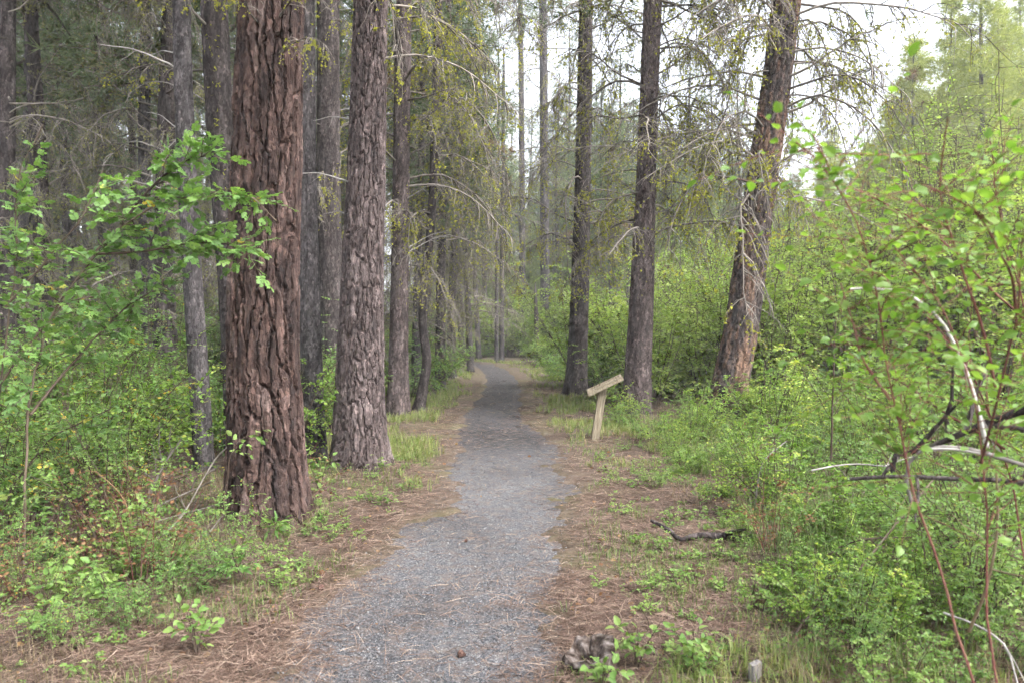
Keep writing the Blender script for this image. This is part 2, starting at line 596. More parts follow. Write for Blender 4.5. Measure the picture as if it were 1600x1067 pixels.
def dead_branch(seed, L, droop, n_sec, lichen=1.0, thick=.018, fine=True):
    """returns wood MB and lichen MB of one bare limb along +x"""
    g = np.random.default_rng(seed)
    w, l = MB(), MB()
    main = droop_curve((0, 0, 0), (1, g.normal() * .1, .25 + .3 * g.random()), L, 10, droop, .12, g)
    tube(w, main, np.linspace(thick, thick * .22, 11), 5, 0, g.random())
    spots = []
    for k in range(n_sec):
        t = g.uniform(.18, 1.0) * 10
        i = min(int(t), 9)
        p = main[i] + (main[i + 1] - main[i]) * (t - i)
        ax = norm(main[i + 1] - main[i])
        side = norm(np.cross(ax, [0, 0, 1])) * g.choice([-1, 1])
        d = norm(ax * g.uniform(.1, .9) + side * g.uniform(.4, 1) + np.array([0, 0, g.uniform(-.5, .45)]))
        l2 = L * g.uniform(.14, .42) * (1.15 - .5 * t / 10)
        sec = droop_curve(p, d, l2, 5, droop * g.uniform(.5, 1.5), .13, g)
        tube(w, sec, np.linspace(thick * .42, thick * .14, 6), 3, 0, g.random())
        spots += list(sec[1:])
        if fine:
            for q in range(g.integers(2, 6)):
                j = g.integers(1, 6)
                d3 = norm(g.normal(size=3) + np.array([0, 0, -.5]) + ax * .4)
                ter = droop_curve(sec[j], d3, l2 * g.uniform(.2, .55), 3, droop, .2, g)
                tube(w, ter, np.linspace(thick * .2, thick * .08, 4), 3, 0, g.random())
                spots += list(ter[1:])
    spots += list(main[2:])
    spots = np.array(spots)
    m = int(len(spots) * 2.4 * lichen)
    if m:
        idx = g.integers(0, len(spots), m)
        # clumps: keep lichen where a slow random field is high
        pos = spots[idx] + g.normal(size=(m, 3)) * .006
        keep = n2(pos[:, 0], pos[:, 1] + pos[:, 2], 3.5, seed * .7, 2) > -.03
        pos = pos[keep]
        m = len(pos)
        scatter(l, *LB, pos, rdir(m), rdir(m), g.uniform(.012, .03, m) * g.choice([.7, 1, 1.9], m, p=[.5, .42, .08]), 0, g.random(m))
    return w, l


BR = []                        # (wood mesh, lichen mesh)
for k, (L, dr, ns, li) in enumerate([(1.7, .9, 18, 2.2), (2.1, 1.4, 24, 1.8), (1.3, .4, 14, 1.3), (2.5, 1.7, 28, 1.2), (1.5, 2.0, 17, 2.4), (1.0, .2, 10, .7), (2.2, .8, 22, .5), (1.8, 2.4, 20, 2.0)]):
    w, l = dead_branch(100 + k, L, dr, ns, li)
    BR.append((w.mesh('branch', [TW]), l.mesh('lichen', [M['lichen']]), w, l))
BARE = []
for k, (L, dr, ns) in enumerate([(.7, .5, 3), (1.1, 1.5, 5), (.45, .3, 2), (1.4, 2.4, 4)]):
    w, l = dead_branch(200 + k, L, dr, ns, 0, .011, False)
    BARE.append(w.mesh('branch', [M['dead_pale']]))


def add_branch(tree, base, az, tilt, proto, sc, lichen=True):
    if isinstance(proto, int):
        o = link('branch', BR[proto][0], tree)
        if lichen:
            link('lichen', BR[proto][1], o)['kind'] = 'stuff'
    else:
        o = link('branch', proto, tree)
    o.location = base
    o.rotation_euler = (0, -tilt, az)
    o.scale = (sc, sc, sc)
    return o


# ------------------------------------------------------------------ trunks with bark plates
def bark_field(u, z, circ, cw, ch, seed):
    """plate pattern on an unrolled trunk: F2-F1 of a stretched jittered grid; u in metres round the trunk"""
    g = np.random.default_rng(seed)
    nu = max(3, int(round(circ / cw)))
    cw = circ / nu
    nz = int(z.max() / ch) + 4
    ju, jz, idv = g.random((nz, nu)), g.random((nz, nu)), g.random((nz, nu))
    a, b = u / cw, (z - z.min()) / ch + 1
    ia, ib = np.floor(a).astype(int), np.floor(b).astype(int)
    f1 = np.full(u.shape, 9.0); f2 = np.full(u.shape, 9.0); ident = np.zeros(u.shape)
    for da in (-1, 0, 1):
        for db in (-1, 0, 1):
            ca, cb = (ia + da) % nu, np.clip(ib + db, 0, nz - 1)
            d = np.hypot(ia + da + ju[cb, ca] - a, (ib + db + jz[cb, ca] - b))
            closer = d < f1
            f2 = np.where(closer, f1, np.minimum(f2, d))
            ident = np.where(closer, idv[cb, ca], ident)
            f1 = np.where(closer, d, f1)
    return f2 - f1, ident


def trunk_mesh(name, cx, cy, zz, rad, mat, cols, step, ztop_fine, cw, ch, depth, seed, flare=.35, lobes=5, fiss=.17):
    """centre line cx,cy(z), radius(z) as arrays over zz; rows step apart up to ztop_fine"""
    z1 = np.arange(zz[0], ztop_fine, step)
    z2 = np.linspace(ztop_fine, zz[-1], 26)
    z = np.concatenate([z1, z2])
    x, y, r = (np.interp(z, zz, a) for a in (cx, cy, rad))
    th = np.arange(cols) / cols * 2 * np.pi
    TH, ZZ = np.meshgrid(th, z)
    rbar = float(np.median(rad[:3]))
    circ = 2 * np.pi * rbar
    u = TH / (2 * np.pi) * circ
    # warp so that the furrows wander; noise is sampled on the cylinder, hence seamless
    cyl = np.stack([np.cos(TH) * rbar, np.sin(TH) * rbar, ZZ], -1)
    wu = (fbm(cyl * np.array([5, 5, 3.0]) + seed, 3) - .5) * cw * 1.5 + (fbm(cyl * 25 + seed, 2) - .5) * cw * .5
    wz = (fbm(cyl * np.array([9, 9, 2.0]) + seed + 50, 2) - .5) * min(ch, .6) * .9
    e, ident = bark_field((u + wu) % circ, ZZ + wz + .5, circ, cw, ch, seed)
    plate = sst(.0, fiss, e)
    e2, id2 = bark_field((u + wu * 1.4) % circ, ZZ + wz * .5 + .5, circ, cw * .42, ch * .3, seed + 7)
    flake = sst(.0, .14, e2)
    rough = fbm(cyl * np.array([30, 30, 14.0]) + seed, 3) - .5
    big = fbm(cyl * np.array([3, 3, 1.0]) + seed + 9, 2) - .5
    h = ZZ - zz[0]
    fl = flare * np.exp(-h / .22) * (1 + .45 * np.cos(lobes * TH + seed)) + .12 * flare * np.exp(-h / .8)
    RR = r[:, None] * (1 + fl + .08 * big) + depth * (plate * (.8 + .4 * ident) + .22 * flake * (.3 + .7 * id2) + .25 * rough - .95)
    V = np.stack([x[:, None] + RR * np.cos(TH), y[:, None] + RR * np.sin(TH), ZZ], -1)
    n, k = len(z), cols
    i = np.arange(n - 1)[:, None] * k
    j = np.arange(k)[None]
    q = np.stack([i + j, i + (j + 1) % k, i + k + (j + 1) % k, i + k + j], -1).reshape(-1, 4)
    m = MB()
    m.add(V.reshape(-1, 3), q, 0, (.65 * ident + .35 * id2).ravel())
    return m.mesh('trunk', [mat], smooth=cols < 140)


# ------------------------------------------------------------------ live crowns
TUFT = [tuft_template(9, s, 1.0, .075, .75) for s in (1, 2, 3)]


def crown_mesh(seed, H, z0, rad, nb, nt, needle, shape=1.0, tl=.2, up=.1, dead=0.0):
    g = np.random.default_rng(seed)
    m = MB()
    for b in range(nb):
        t = (b + g.random()) / nb
        z = z0 + (H - z0) * t
        L = rad * (1 - t ** 1.3) ** shape * g.uniform(.55, 1.1) + .15
        az = g.random() * 6.28
        d = np.array([math.cos(az), math.sin(az), g.uniform(-.15, .35) + up * t])
        P = droop_curve((0, 0, z), d, L, 6, g.uniform(-.2, .5), .08, g)
        tube(m, P, np.linspace(.008 + .012 * L, .004, 7), 3, 0, g.random())
        n = max(4, int(nt * L / rad))
        s = g.uniform(.25, 1, n) * 6
        i = np.minimum(s.astype(int), 5)
        pos = P[i] + (P[i + 1] - P[i]) * (s - i)[:, None]
        dirs = norm((P[i + 1] - P[i]) + g.normal(size=(n, 3)) * .35 * L / 6 + 0)
        lat = g.normal(size=(n, 3)) * np.array([1, 1, .45]) * (.08 + .13 * L)
        pos = pos + lat
        dirs = norm(dirs * .6 + norm(lat) * .6 + np.array([0, 0, .25]))
        mat = 2 if g.random() < dead else 1
        k = g.integers(0, 3)
        scatter(m, *TUFT[k], pos, dirs, rdir(n), tl * g.uniform(.7, 1.25, n), mat, np.clip(g.normal(.5, .22, n), 0, 1))
    return m.mesh('crown', [TW, needle, M['needle_dead']], smooth=False)


def twig_skirt(seed, z0, z1, nb, sc=1.0, rad=.1):
    """the bare drooping limbs low on a stand pine, as one part"""
    g = np.random.default_rng(seed)
    m = MB()
    for b in range(nb):
        z = g.uniform(z0, z1)
        w, l = BR[g.integers(0, 8)][2:]
        az = g.random() * 6.28
        s = sc * g.uniform(.6, 1.15)
        Rm = np.array(Matrix.Rotation(az, 3, 'Z') @ Matrix.Rotation(-g.uniform(-.3, .3), 3, 'Y')) * s
        for src, mi in ((w, 0), (l, 1)):
            V = np.concatenate(src.V) @ Rm.T + np.array([0, 0, z])
            ti = np.concatenate(src.tint)
            first = True
            if src.Q:
                m.add(V, np.concatenate([q for q, _ in src.Q]), mi, ti)
            elif src.T:
                m.add(V, np.concatenate([q for q, _ in src.T]), mi, ti)
    return m.mesh('dead_limbs', [TW, M['lichen_drab']])


# crowns for the big trees near the path (mostly above the frame)
HI_CROWN = [crown_mesh(31 + k, 19 + k, 10.5, 2.0, 60, 26, M['needle_dark'], 1.0, .24) for k in range(2)]

# ------------------------------------------------------------------ the trees one can tell apart
def hero(name, label, d, rows, mat, cols, step, cw, ch, depth, seed, H=17.0, flare=.3, crown=True, base_y=None, ytop=0, group=None):
    """rows: (centre x, row y, width) in photograph pixels at distance d, from the base up"""
    pts = np.array([px(x, y, d) for x, y, w in rows])
    w = np.array([r[2] for r in rows]) / F * d / 2
    gz = float(gh(pts[0, 0], d)) - .08
    loc = (pts[0, 0], d, gz)
    z = pts[:, 2] - gz
    z[0] = 0
    x = pts[:, 0] - pts[0, 0]
    slope = (x[-1] - x[-2]) / (z[-1] - z[-2])
    zf = z[-1]
    zz = np.concatenate([z, [zf + (H - zf) * .5, H]])
    xx = np.concatenate([x, [x[-1] + slope * (H - zf) * .45, x[-1] + slope * (H - zf) * .8]])
    rr = np.concatenate([w, [w[-1] * .75, w[-1] * .2]])
    # smooth the polyline
    zs = np.linspace(0, H, 60)
    xs, rs = np.interp(zs, zz, xx), np.interp(zs, zz, rr)
    for _ in range(1 if name == 'crooked_sapling' else 3):
        xs[1:-1] = (xs[:-2] + xs[1:-1] * 2 + xs[2:]) / 4
        rs[1:-1] = (rs[:-2] + rs[1:-1] * 2 + rs[2:]) / 4
    ys = .06 * np.sin(zs * .5 + seed)
    ys -= ys[0]
    t = thing(name, label, 'tree', loc, group=group)
    link('trunk', trunk_mesh(name, xs, ys, zs, rs, mat, cols, step, zf + .6, cw, ch, depth, seed, flare), t)
    if crown:
        c = link('crown', HI_CROWN[seed % 2], t)
        top = np.interp(10, zs, xs)
        c.location = (top, 0, H - 19.5)
        c.rotation_euler = (0, 0, seed)
    t_axis[t.name] = (zs, xs, ys, rs)
    return t


t_axis = {}


def branches(t, n, z0, z1, protos, sc, seed, az0=0, az1=6.28, tilt=(-.25, .3), lichen=True):
    g = random.Random(seed)
    zs, xs, ys, rs = t_axis[t.name]
    for i in range(n):
        z = z0 + (z1 - z0) * (i + g.random()) / n
        az = g.uniform(az0, az1)
        r = float(np.interp(z, zs, rs)) * .85
        b = (float(np.interp(z, zs, xs)) + r * math.cos(az), float(np.interp(z, zs, ys)) + r * math.sin(az), z)
        add_branch(t, b, az, g.uniform(*tilt), g.choice(protos), g.uniform(*sc), lichen)


T1 = hero('ponderosa_pine', 'massive red-brown pine with deep furrowed bark, nearest the path', 6.2,
          [(416, 830, 118), (416, 760, 116), (415, 640, 110), (414, 500, 106), (420, 300, 102), (428, 100, 97), (432, 0, 95)],
          M['bark_red'], 240, .011, .08, .62, .04, 3, H=19, flare=.24)
branches(T1, 7, 3.5, 4.5, [0, 4, 7], (.42, .6), 1, 3.7, 5.6)
branches(T1, 10, 5, 9, [0, 1, 3], (.8, 1.2), 2)

T2 = hero('ponderosa_pine', 'second thick mauve-grey pine, with flared foot beside the path', 8.45,
          [(560, 748, 84), (560, 700, 80), (562, 600, 74), (566, 400, 64), (574, 200, 56), (578, 0, 52)],
          M['bark_mauve'], 150, .016, .065, .26, .024, 5, H=18, flare=.3)
branches(T2, 3, 4.3, 5.2, [0, 7, 1], (.7, .95), 3, -.9, .5)
branches(T2, 4, 2.6, 4.4, [BARE[0], BARE[2], BARE[1]], (.7, 1), 4, 2.2, 4.4)
branches(T2, 10, 5.2, 9, [0, 1, 3, 4], (.8, 1.2), 6)

T3 = hero('lodgepole_pine', 'slim grey pine squeezed between the red pine and the mauve one', 8.9,
          [(492, 745, 40), (488, 640, 34), (484, 400, 31), (484, 200, 28), (486, 0, 26)],
          M['bark_grey'], 72, .022, .035, .1, .009, 8, H=17, flare=.2)
branches(T3, 6, 5, 9, [1, 2, 3], (.7, 1), 9)

T4 = hero('lodgepole_pine', 'slender smooth grey pine standing in the left-hand shrubs', 8.6,
          [(318, 748, 30), (314, 640, 31), (308, 500, 29), (300, 300, 28), (294, 100, 26), (293, 0, 26)],
          M['bark_grey'], 72, .022, .035, .12, .007, 9, H=16, flare=.15)
branches(T4, 5, 2.7, 4.8, [BARE[1], BARE[0], BARE[3]], (.7, 1.1), 10, 2.2, 4.6)
branches(T4, 8, 5, 9, [1, 2, 3], (.7, 1), 11)

T5 = hero('lodgepole_pine', 'dark pine half hidden behind the left edge of the red pine', 9.6,
          [(374, 735, 46), (372, 600, 42), (362, 400, 40), (346, 200, 40), (336, 0, 40)],
          M['bark_dark'], 80, .025, .05, .18, .012, 10, H=17, flare=.2)
branches(T5, 4, 2.8, 5, [BARE[1], BARE[3], 0], (.6, .9), 12, 2.0, 4.4)
branches(T5, 8, 5, 9, [1, 2, 3, 0], (.7, 1), 13)

T6 = hero('lodgepole_pine', 'dark shaded pine seen in the gap behind the mauve pine', 12.5,
          [(522, 668, 44), (520, 560, 38), (514, 400, 36), (512, 200, 35), (514, 0, 34)],
          M['bark_dark'], 64, .03, .05, .2, .012, 12, H=17, flare=.2)
branches(T6, 10, 3.2, 6.6, [0, 1, 4, BARE[1], BARE[3]], (.6, 1), 14)

T7 = hero('lodgepole_pine', 'grey-brown pine at the grassy edge beyond the mauve pine', 13.7,
          [(621, 654, 36), (622, 600, 31), (624, 450, 28), (627, 300, 26), (630, 150, 25), (634, 0, 24)],
          M['bark_mauve'], 64, .03, .05, .16, .012, 13, H=17, flare=.25)
branches(T7, 5, 2.6, 4.0, [BARE[1], BARE[0], BARE[3], 6], (.7, 1.2), 15)
branches(T7, 28, 3.4, 7.8, [0, 1, 3, 4, 7], (.75, 1.2), 16)

T8 = hero('crooked_sapling', 'thin crooked trunk with a bent foot beside the grassy path edge', 14.4,
          [(652, 648, 20), (662, 600, 15), (668, 560, 14), (660, 510, 13), (662, 450, 13), (672, 380, 13), (678, 300, 13), (683, 150, 12), (688, 0, 11)],
          M['bark_dark'], 40, .03, .04, .15, .007, 14, H=12, flare=.2, crown=False)
branches(T8, 34, 2.4, 7.8, [0, 1, 3, 4, 7, 6], (.7, 1.15), 17)

T9 = hero('lodgepole_pine', 'narrow dark trunk behind the crooked sapling', 19,
          [(688, 608, 17), (688, 520, 15), (690, 400, 14), (696, 200, 13), (700, 0, 13)],
          M['bark_dark'], 40, .04, .05, .2, .009, 15, H=16, flare=.2)
branches(T9, 30, 3, 9.5, [0, 1, 3, 4, 7], (.9, 1.3), 18)

# right of the path
T10 = hero('lodgepole_pine', 'straight dark pine standing closest to the bend, behind the sign', 17.2,
           [(900, 622, 36), (902, 560, 31), (906, 450, 28), (910, 300, 25), (913, 150, 23), (915, 0, 21)],
           M['bark_dark'], 64, .035, .06, .2, .014, 16, H=17, flare=.28)
branches(T10, 38, 3.0, 9.8, [0, 1, 2, 3, 4, 6, 7], (.8, 1.3), 19)

T11 = hero('lodgepole_pine', 'grey pine rising right behind the tilted wooden sign', 13.6,
           [(994, 655, 44), (998, 560, 40), (1003, 450, 37), (1009, 300, 31), (1014, 150, 28), (1020, 0, 28)],
           M['bark_mauve'], 72, .028, .06, .25, .015, 17, H=16, flare=.25)
branches(T11, 56, 2.9, 8.6, [0, 1, 2, 3, 4, 6, 7], (.8, 1.3), 20)

T12 = hero('ponderosa_pine', 'leaning pine with orange-grey bark rising from the right thicket', 13,
           [(1128, 668, 62), (1143, 600, 54), (1162, 500, 53), (1182, 350, 48), (1204, 200, 45), (1222, 60, 43), (1228, 0, 42)],
           M['bark_orange'], 96, .025, .085, .4, .03, 18, H=16, flare=.2)
branches(T12, 60, 3.4, 8.2, [1, 2, 3, 3, 6, 7, 6], (.85, 1.4), 21)

def trunk_lichen(t, n, z0, z1, a0, a1, seed):
    g = np.random.default_rng(seed)
    zs, xs, ys, rs = t_axis[t.name]
    z = g.uniform(z0, z1, n)
    a = g.uniform(a0, a1, n)
    keep = n2(a * .5, z, 2.5, seed, 3) > .0
    z, a = z[keep], a[keep]
    r = np.interp(z, zs, rs) * .97
    nr = np.stack([np.cos(a), np.sin(a), 0 * a], -1)
    pos = np.stack([np.interp(z, zs, xs), np.interp(z, zs, ys), z], -1) + nr * r[:, None]
    m = MB()
    scatter(m, *LB, pos, nr, rdir(len(z)), g.uniform(.02, .05, len(z)), 0, g.random(len(z)))
    link('lichen', m.mesh('lichen', [M['lichen']], smooth=False), t)['kind'] = 'stuff'


trunk_lichen(T12, 900, 2.4, 7.5, -2.9, -.2, 1)
trunk_lichen(T11, 420, 2.0, 7.5, -3.2, 0, 2)
trunk_lichen(T10, 300, 2.5, 9, -3.2, 0, 3)
trunk_lichen(T5, 160, 2.5, 5.5, -3.1, -1, 4)
trunk_lichen(T7, 260, 2.0, 7, -3.1, 0, 5)

# slim far trunks at the bend
for x, y, w, d, lab in [(776, 566, 6, 32.5, 'left of two thin pale poles growing at the bend of the path'), (784, 566, 7, 33, 'right of two thin pale poles growing at the bend of the path')]:
    t = hero('sapling', lab, d, [(x, y, w + 1), (x, 450, w), (x + 2, 300, w - 1), (x + 3, 150, w - 2)], M['bark_grey'], 20, .1, .05, .2, .004, x, H=13, flare=.1, crown=False)
    branches(t, 8, 3.5, 11, [2, 5, 6], (.6, .9), x)
t = hero('snag', 'short dark dead trunk beside the far pale pine', 34, [(839, 562, 9), (838, 500, 7), (837, 470, 5)], M['bark_dark'], 20, .1, .05, .2, .006, 4, H=3.4, flare=.2, crown=False)
branches(t, 3, 1.5, 3.1, [5, 2], (.4, .6), 4)
t = hero('lodgepole_pine', 'tall pale grey pine straight beyond the end of the path', 37, [(853, 562, 17), (852, 450, 15), (850, 250, 13), (848, 0, 12)], M['bark_grey'], 32, .08, .08, .3, .012, 24, H=24, flare=.1)
branches(t, 30, 5, 17, [0, 1, 2, 3, 6], (.9, 1.4), 31)
t = hero('lodgepole_pine', 'thin far pine framed by bright sky above the bend', 46, [(815, 556, 11), (816, 400, 10), (815, 200, 9), (813, 0, 8)], M['bark_grey'], 28, .1, .08, .3, .01, 25, H=27, flare=.1)
branches(t, 26, 9, 20, [0, 2, 6, 3], (.9, 1.4), 32)

# ------------------------------------------------------------------ background trees (copies share their meshes)
def simple_trunk(seed, H, r, mat):
    g = np.random.default_rng(seed)
    z = np.linspace(0, H, 40)
    m = trunk_mesh('trunk', .12 * np.sin(z * .4 + seed) - .12 * math.sin(seed), .1 * np.cos(z * .35 + seed) - .1 * math.cos(seed), z, r * (1 - .85 * z / H), mat, 28, .12, H * .6, .06, .25, .012, seed, .25)
    return m


SP = []
for k, (H, z0, rad, r, mat, nd, seed) in enumerate([
        (17, 6.5, 1.8, .15, 'bark_dark', 'needle_dark', 61), (14, 4.8, 1.6, .12, 'bark_grey', 'needle_dark', 62), (19, 8.0, 2.0, .18, 'bark_dark', 'needle_dark', 63)]):
    SP.append((simple_trunk(seed, H, r, M[mat]), crown_mesh(seed, H, z0, rad, 72, 30, M[nd], .7, .26, .1, .06), twig_skirt(seed, 1.6, z0 + 3, 46, .95)))
YP = []
for k, (H, z0, rad, r, seed) in enumerate([(18, 1.2, 3.1, .16, 71), (15, .8, 2.9, .14, 72), (20, 2.5, 3.1, .18, 73)]):
    YP.append((simple_trunk(seed, H, r, M['bark_grey']), crown_mesh(seed, H, z0, rad, 130, 95, M['needle_light'], .8, .34, .3, .03)))


def put_tree(proto, name, label, x, y, sc, rz, group, skirt=True):
    t = thing(name, label, 'tree', (x, y, float(gh(x, y)) - .05), rz, group)
    t.scale = (sc, sc, sc)
    link('trunk', proto[0], t)
    link('crown', proto[1], t)
    if skirt and len(proto) > 2:
        o = link('dead_limbs', proto[2], t)
        o['kind'] = 'stuff'
    return t


# the dense stand on the left: a few stems given by their place, the rest at random
stand = []
for x, d, k in [(66, 13, 0), (30, 17, 1), (238, 14, 1), (264, 13, 2), (110, 19, 1), (170, 21, 2), (20, 11.5, 0), (503, 19, 1), (356, 21, 0), (540, 25, 2)]:
    stand.append(((x - 800) / F * d, d, k))
g = random.Random(77)
tries = 0
while len(stand) < 38 and tries < 5000:
    tries += 1
    d = g.uniform(14, 46)
    x = (g.uniform(-150, 720) - 800) / F * d
    if x > -2.6 or path_dist(np.array([x]), np.array([d]))[0] < 2.2:
        continue
    if any(math.hypot(x - a, d - b) < 1.7 for a, b, _ in stand):
        continue
    stand.append((x, d, g.randrange(3)))
for i, (x, d, k) in enumerate(stand):
    if i < 10:
        lab = ['dark trunk rising behind the arching rose shrub', 'thin trunk near the picture edge behind the left shrubs', 'thin dark trunk left of the slender smooth pine, further back',
               'brownish trunk close beside the slender smooth grey pine', 'thin grey trunk between shrubs in the left-hand stand', 'tall brown trunk deep among the left-hand stand', 'lichen-hung trunk at the very left edge of the view', 'thin trunk in the slit right of the slim grey pine', 'thin trunk in the gap left of the red pine', 'brown trunk in the gap behind the dark shaded pine'][i]
        gr = None
    elif d < 27:
        lab, gr = 'slim pine with bare drooping limbs in the dense left-hand stand', 'pines of the dense left stand'
    else:
        lab, gr = 'far dark pine at the back of the dense left-hand stand', 'far pines behind the left stand'
    put_tree(SP[k], 'stand_pine', lab, x, d, g.uniform(.85, 1.15), g.uniform(0, 6.28), gr)

for x, d, k, s in [(205, 24, 0, 1.0), (235, 31, 2, 1.0), (180, 36, 1, 1.1), (120, 29, 0, 1.0), (55, 25, 1, 1.0), (85, 36, 2, 1.0), (270, 40, 0, 1.1), (20, 33, 0, 1.0)]:
    put_tree(SP[k], 'stand_pine', 'slim pine filling the left-hand stand', (x - 800) / F * d, d, s, g.uniform(0, 6.28), 'pines of the dense left stand')
# dense greenery left of the sky gap, and beyond the bend
for x, d, k, s in [(735, 26, 1, .95), (705, 23, 0, .9), (722, 31, 0, .9), (690, 20, 1, .85), (650, 18, 1, .9), (748, 34, 1, 1.0), (660, 24, 2, .9), (760, 40, 2, .8), (735, 44, 0, 1.0), (700, 38, 2, 1.0), (668, 30, 1, 1.0)]:
    put_tree(SP[k], 'stand_pine', 'pine with hanging grey-green limbs left of the sky gap over the path', (x - 800) / F * d, d, s, g.uniform(0, 6.28), 'pines left of the sky gap')
for x, d, k, s in [(790, 62, 1, .95), (872, 50, 2, .9), (830, 70, 0, 1.2), (885, 66, 2, 1.1), (760, 66, 2, 1.1), (905, 44, 1, .85), (940, 38, 0, .75), (968, 46, 2, .9), (1040, 50, 1, .85), (1085, 58, 0, .9), (1000, 62, 1, 1.05), (955, 30, 1, .7), (985, 34, 1, .8), (1060, 40, 1, .72), (930, 52, 0, 1.0), (1130, 44, 1, .62), (800, 78, 2, 1.2), (855, 82, 2, 1.2), (1075, 42, 0, .95), (1150, 46, 2, .85), (1012, 48, 0, 1.1), (890, 58, 2, 1.2), (785, 56, 0, 1.05), (1110, 54, 2, 1.0), (1190, 60, 0, .95)]:
    put_tree(SP[k], 'far_pine', 'far pine behind the straight trunks right of the sky gap' if x > 860 else 'far pine closing the corridor beyond the bend', (x - 800) / F * d, d, s, g.uniform(0, 6.28),
             'far pines right of the gap' if x > 860 else 'far pines beyond the bend')
FP = []
for k, (H, z0, rad, r, seed) in enumerate([(14, .8, 2.3, .14, 81), (12, .6, 2.1, .12, 82)]):
    FP.append((simple_trunk(seed, H, r, M['bark_grey']), crown_mesh(seed, H, z0, rad, 120, 80, M['needle_mid'], .8, .32, .25, .05)))
for x, d, k, s in [(742, 50, 0, 1.0), (775, 58, 1, 1.05), (800, 66, 0, 1.1), (838, 60, 1, 1.0), (868, 54, 0, 1.0), (895, 60, 0, 1.15), (925, 48, 0, 1.0), (950, 60, 0, 1.25), (975, 50, 0, 1.05), (1012, 56, 0, 1.1), (1045, 48, 1, 1.05), (1075, 60, 0, 1.1),
                   (1105, 50, 0, .95), (1140, 58, 0, 1.05), (1170, 46, 1, .9), (1200, 54, 1, 1.0), (1240, 50, 1, .9), (960, 38, 1, .95), (1040, 36, 1, .85), (1100, 38, 1, .82), (720, 60, 0, 1.3), (700, 48, 0, 1.1), (780, 45, 1, .7), (825, 48, 1, .7), (15, 44, 0, 1.0), (70, 47, 1, 1.1), (130, 44, 0, 1.0), (185, 48, 1, 1.1), (240, 46, 0, 1.0), (300, 50, 1, 1.1), (355, 48, 0, 1.0), (510, 50, 0, 1.1), (545, 46, 1, 1.1)]:
    put_tree(FP[k], 'hazy_pine', 'hazy green pine', (x - 800) / F * d, d, s, g.uniform(0, 6.28), 'hazy pines between the trunks')
# sunlit yellow-green pines on the right
for x, d, k, s, lab in [(1420, 48, 0, 1.02, 'pointed yellow-green pine beside the patch of white sky'), (1300, 60, 1, 1.05, 'low far pine under the patch of white sky'), (1527, 34, 2, .95, 'tall sunlit pine with a bare straight stem in the right background'),
                        (1585, 44, 0, 1.1, 'bushy yellow-green pine at the right edge of the view')]:
    put_tree(YP[k], 'sunlit_pine', lab, (x - 800) / F * d, d, s, g.uniform(0, 6.28), None)
for x, d, k, s in [(1350, 52, 1, .85), (1380, 66, 2, .95), (1470, 44, 1, .98), (1500, 60, 2, 1.1), (1560, 56, 2, 1.15), (1640, 40, 1, 1.0), (1620, 62, 0, 1.25), (1700, 50, 2, 1.0), (1255, 66, 1, .8), (1215, 55, 1, .68), (1165, 62, 1, .72), (1120, 66, 0, .75), (1330, 40, 1, .5), (1430, 34, 1, .55), (1425, 40, 1, 1.05), (1482, 37, 0, .95), (1352, 46, 1, .8), (1392, 43, 1, .92), (1555, 40, 1, 1.15), (1290, 50, 1, .72)]:
    put_tree(YP[k], 'sunlit_pine', 'sunlit yellow-green pine in the crowded slope at right', (x - 800) / F * d, d, s, g.uniform(0, 6.28), 'yellow-green pines on the right slope')

# ------------------------------------------------------------------ shrubs
def shrub_meshes(seed, h, r, stems, twigs, leaves, size, leafmat, stemmat, tmpl=LEAF5, flop=.5, thick=.006):
    g = np.random.default_rng(seed)
    w, l = MB(), MB()
    pos, dirs, tints = [], [], []
    for s in range(stems):
        az = g.random() * 6.28
        out = g.uniform(.05, 1.0)
        rr = r * .25 * math.sqrt(g.random())
        p0 = np.array([rr * math.cos(az), rr * math.sin(az), -.04])
        d = norm(np.array([math.cos(az) * out * r / h, math.sin(az) * out * r / h, 1.0]))
        L = h * g.uniform(.6, 1.12)
        P = droop_curve(p0, d, L, 7, flop * out * g.uniform(.5, 1.4), .08, g)
        tube(w, P, np.linspace(thick, thick * .35, 8), 4, 0, g.random())
        hue = g.normal(0, .14)
        for t in range(twigs):
            a = g.uniform(.22, 1.0) * 7
            i = min(int(a), 6)
            p = P[i] + (P[i + 1] - P[i]) * (a - i)
            ax = norm(P[i + 1] - P[i])
            d2 = norm(ax * .5 + g.normal(size=3) * np.array([.8, .8, .35]))
            l2 = g.uniform(.12, .34) * h * (1.15 - .06 * a)
            tw = droop_curve(p, d2, l2, 4, .6, .12, g)
            tube(w, tw, np.linspace(thick * .4, thick * .2, 5), 3, 0, g.random())
            b = np.linspace(.15, 1, leaves) * 4
            j = np.minimum(b.astype(int), 3)
            q = tw[j] + (tw[j + 1] - tw[j]) * (b - j)[:, None]
            ta = norm(tw[j + 1] - tw[j])
            side = norm(np.cross(ta, np.array([0, 0, 1.0])) + 1e-3) * np.where(np.arange(leaves) % 2, 1, -1)[:, None]
            dd = norm(ta * .5 + side * .8 + g.normal(size=(leaves, 3)) * .3)
            pos.append(q); dirs.append(dd)
            tints.append(np.clip(g.normal(.45 + hue, .18, leaves), 0, 1))
    pos, dirs, tints = np.concatenate(pos), np.concatenate(dirs), np.concatenate(tints)
    n = len(pos)
    nr = norm(np.array([0, 0, 1.0]) + g.normal(size=(n, 3)) * .45)
    scatter(l, *tmpl, pos, dirs, nr, size * g.uniform(.6, 1.2, n), 0, tints)
    return l.mesh('foliage', [leafmat], smooth=False), w.mesh('stems', [stemmat])


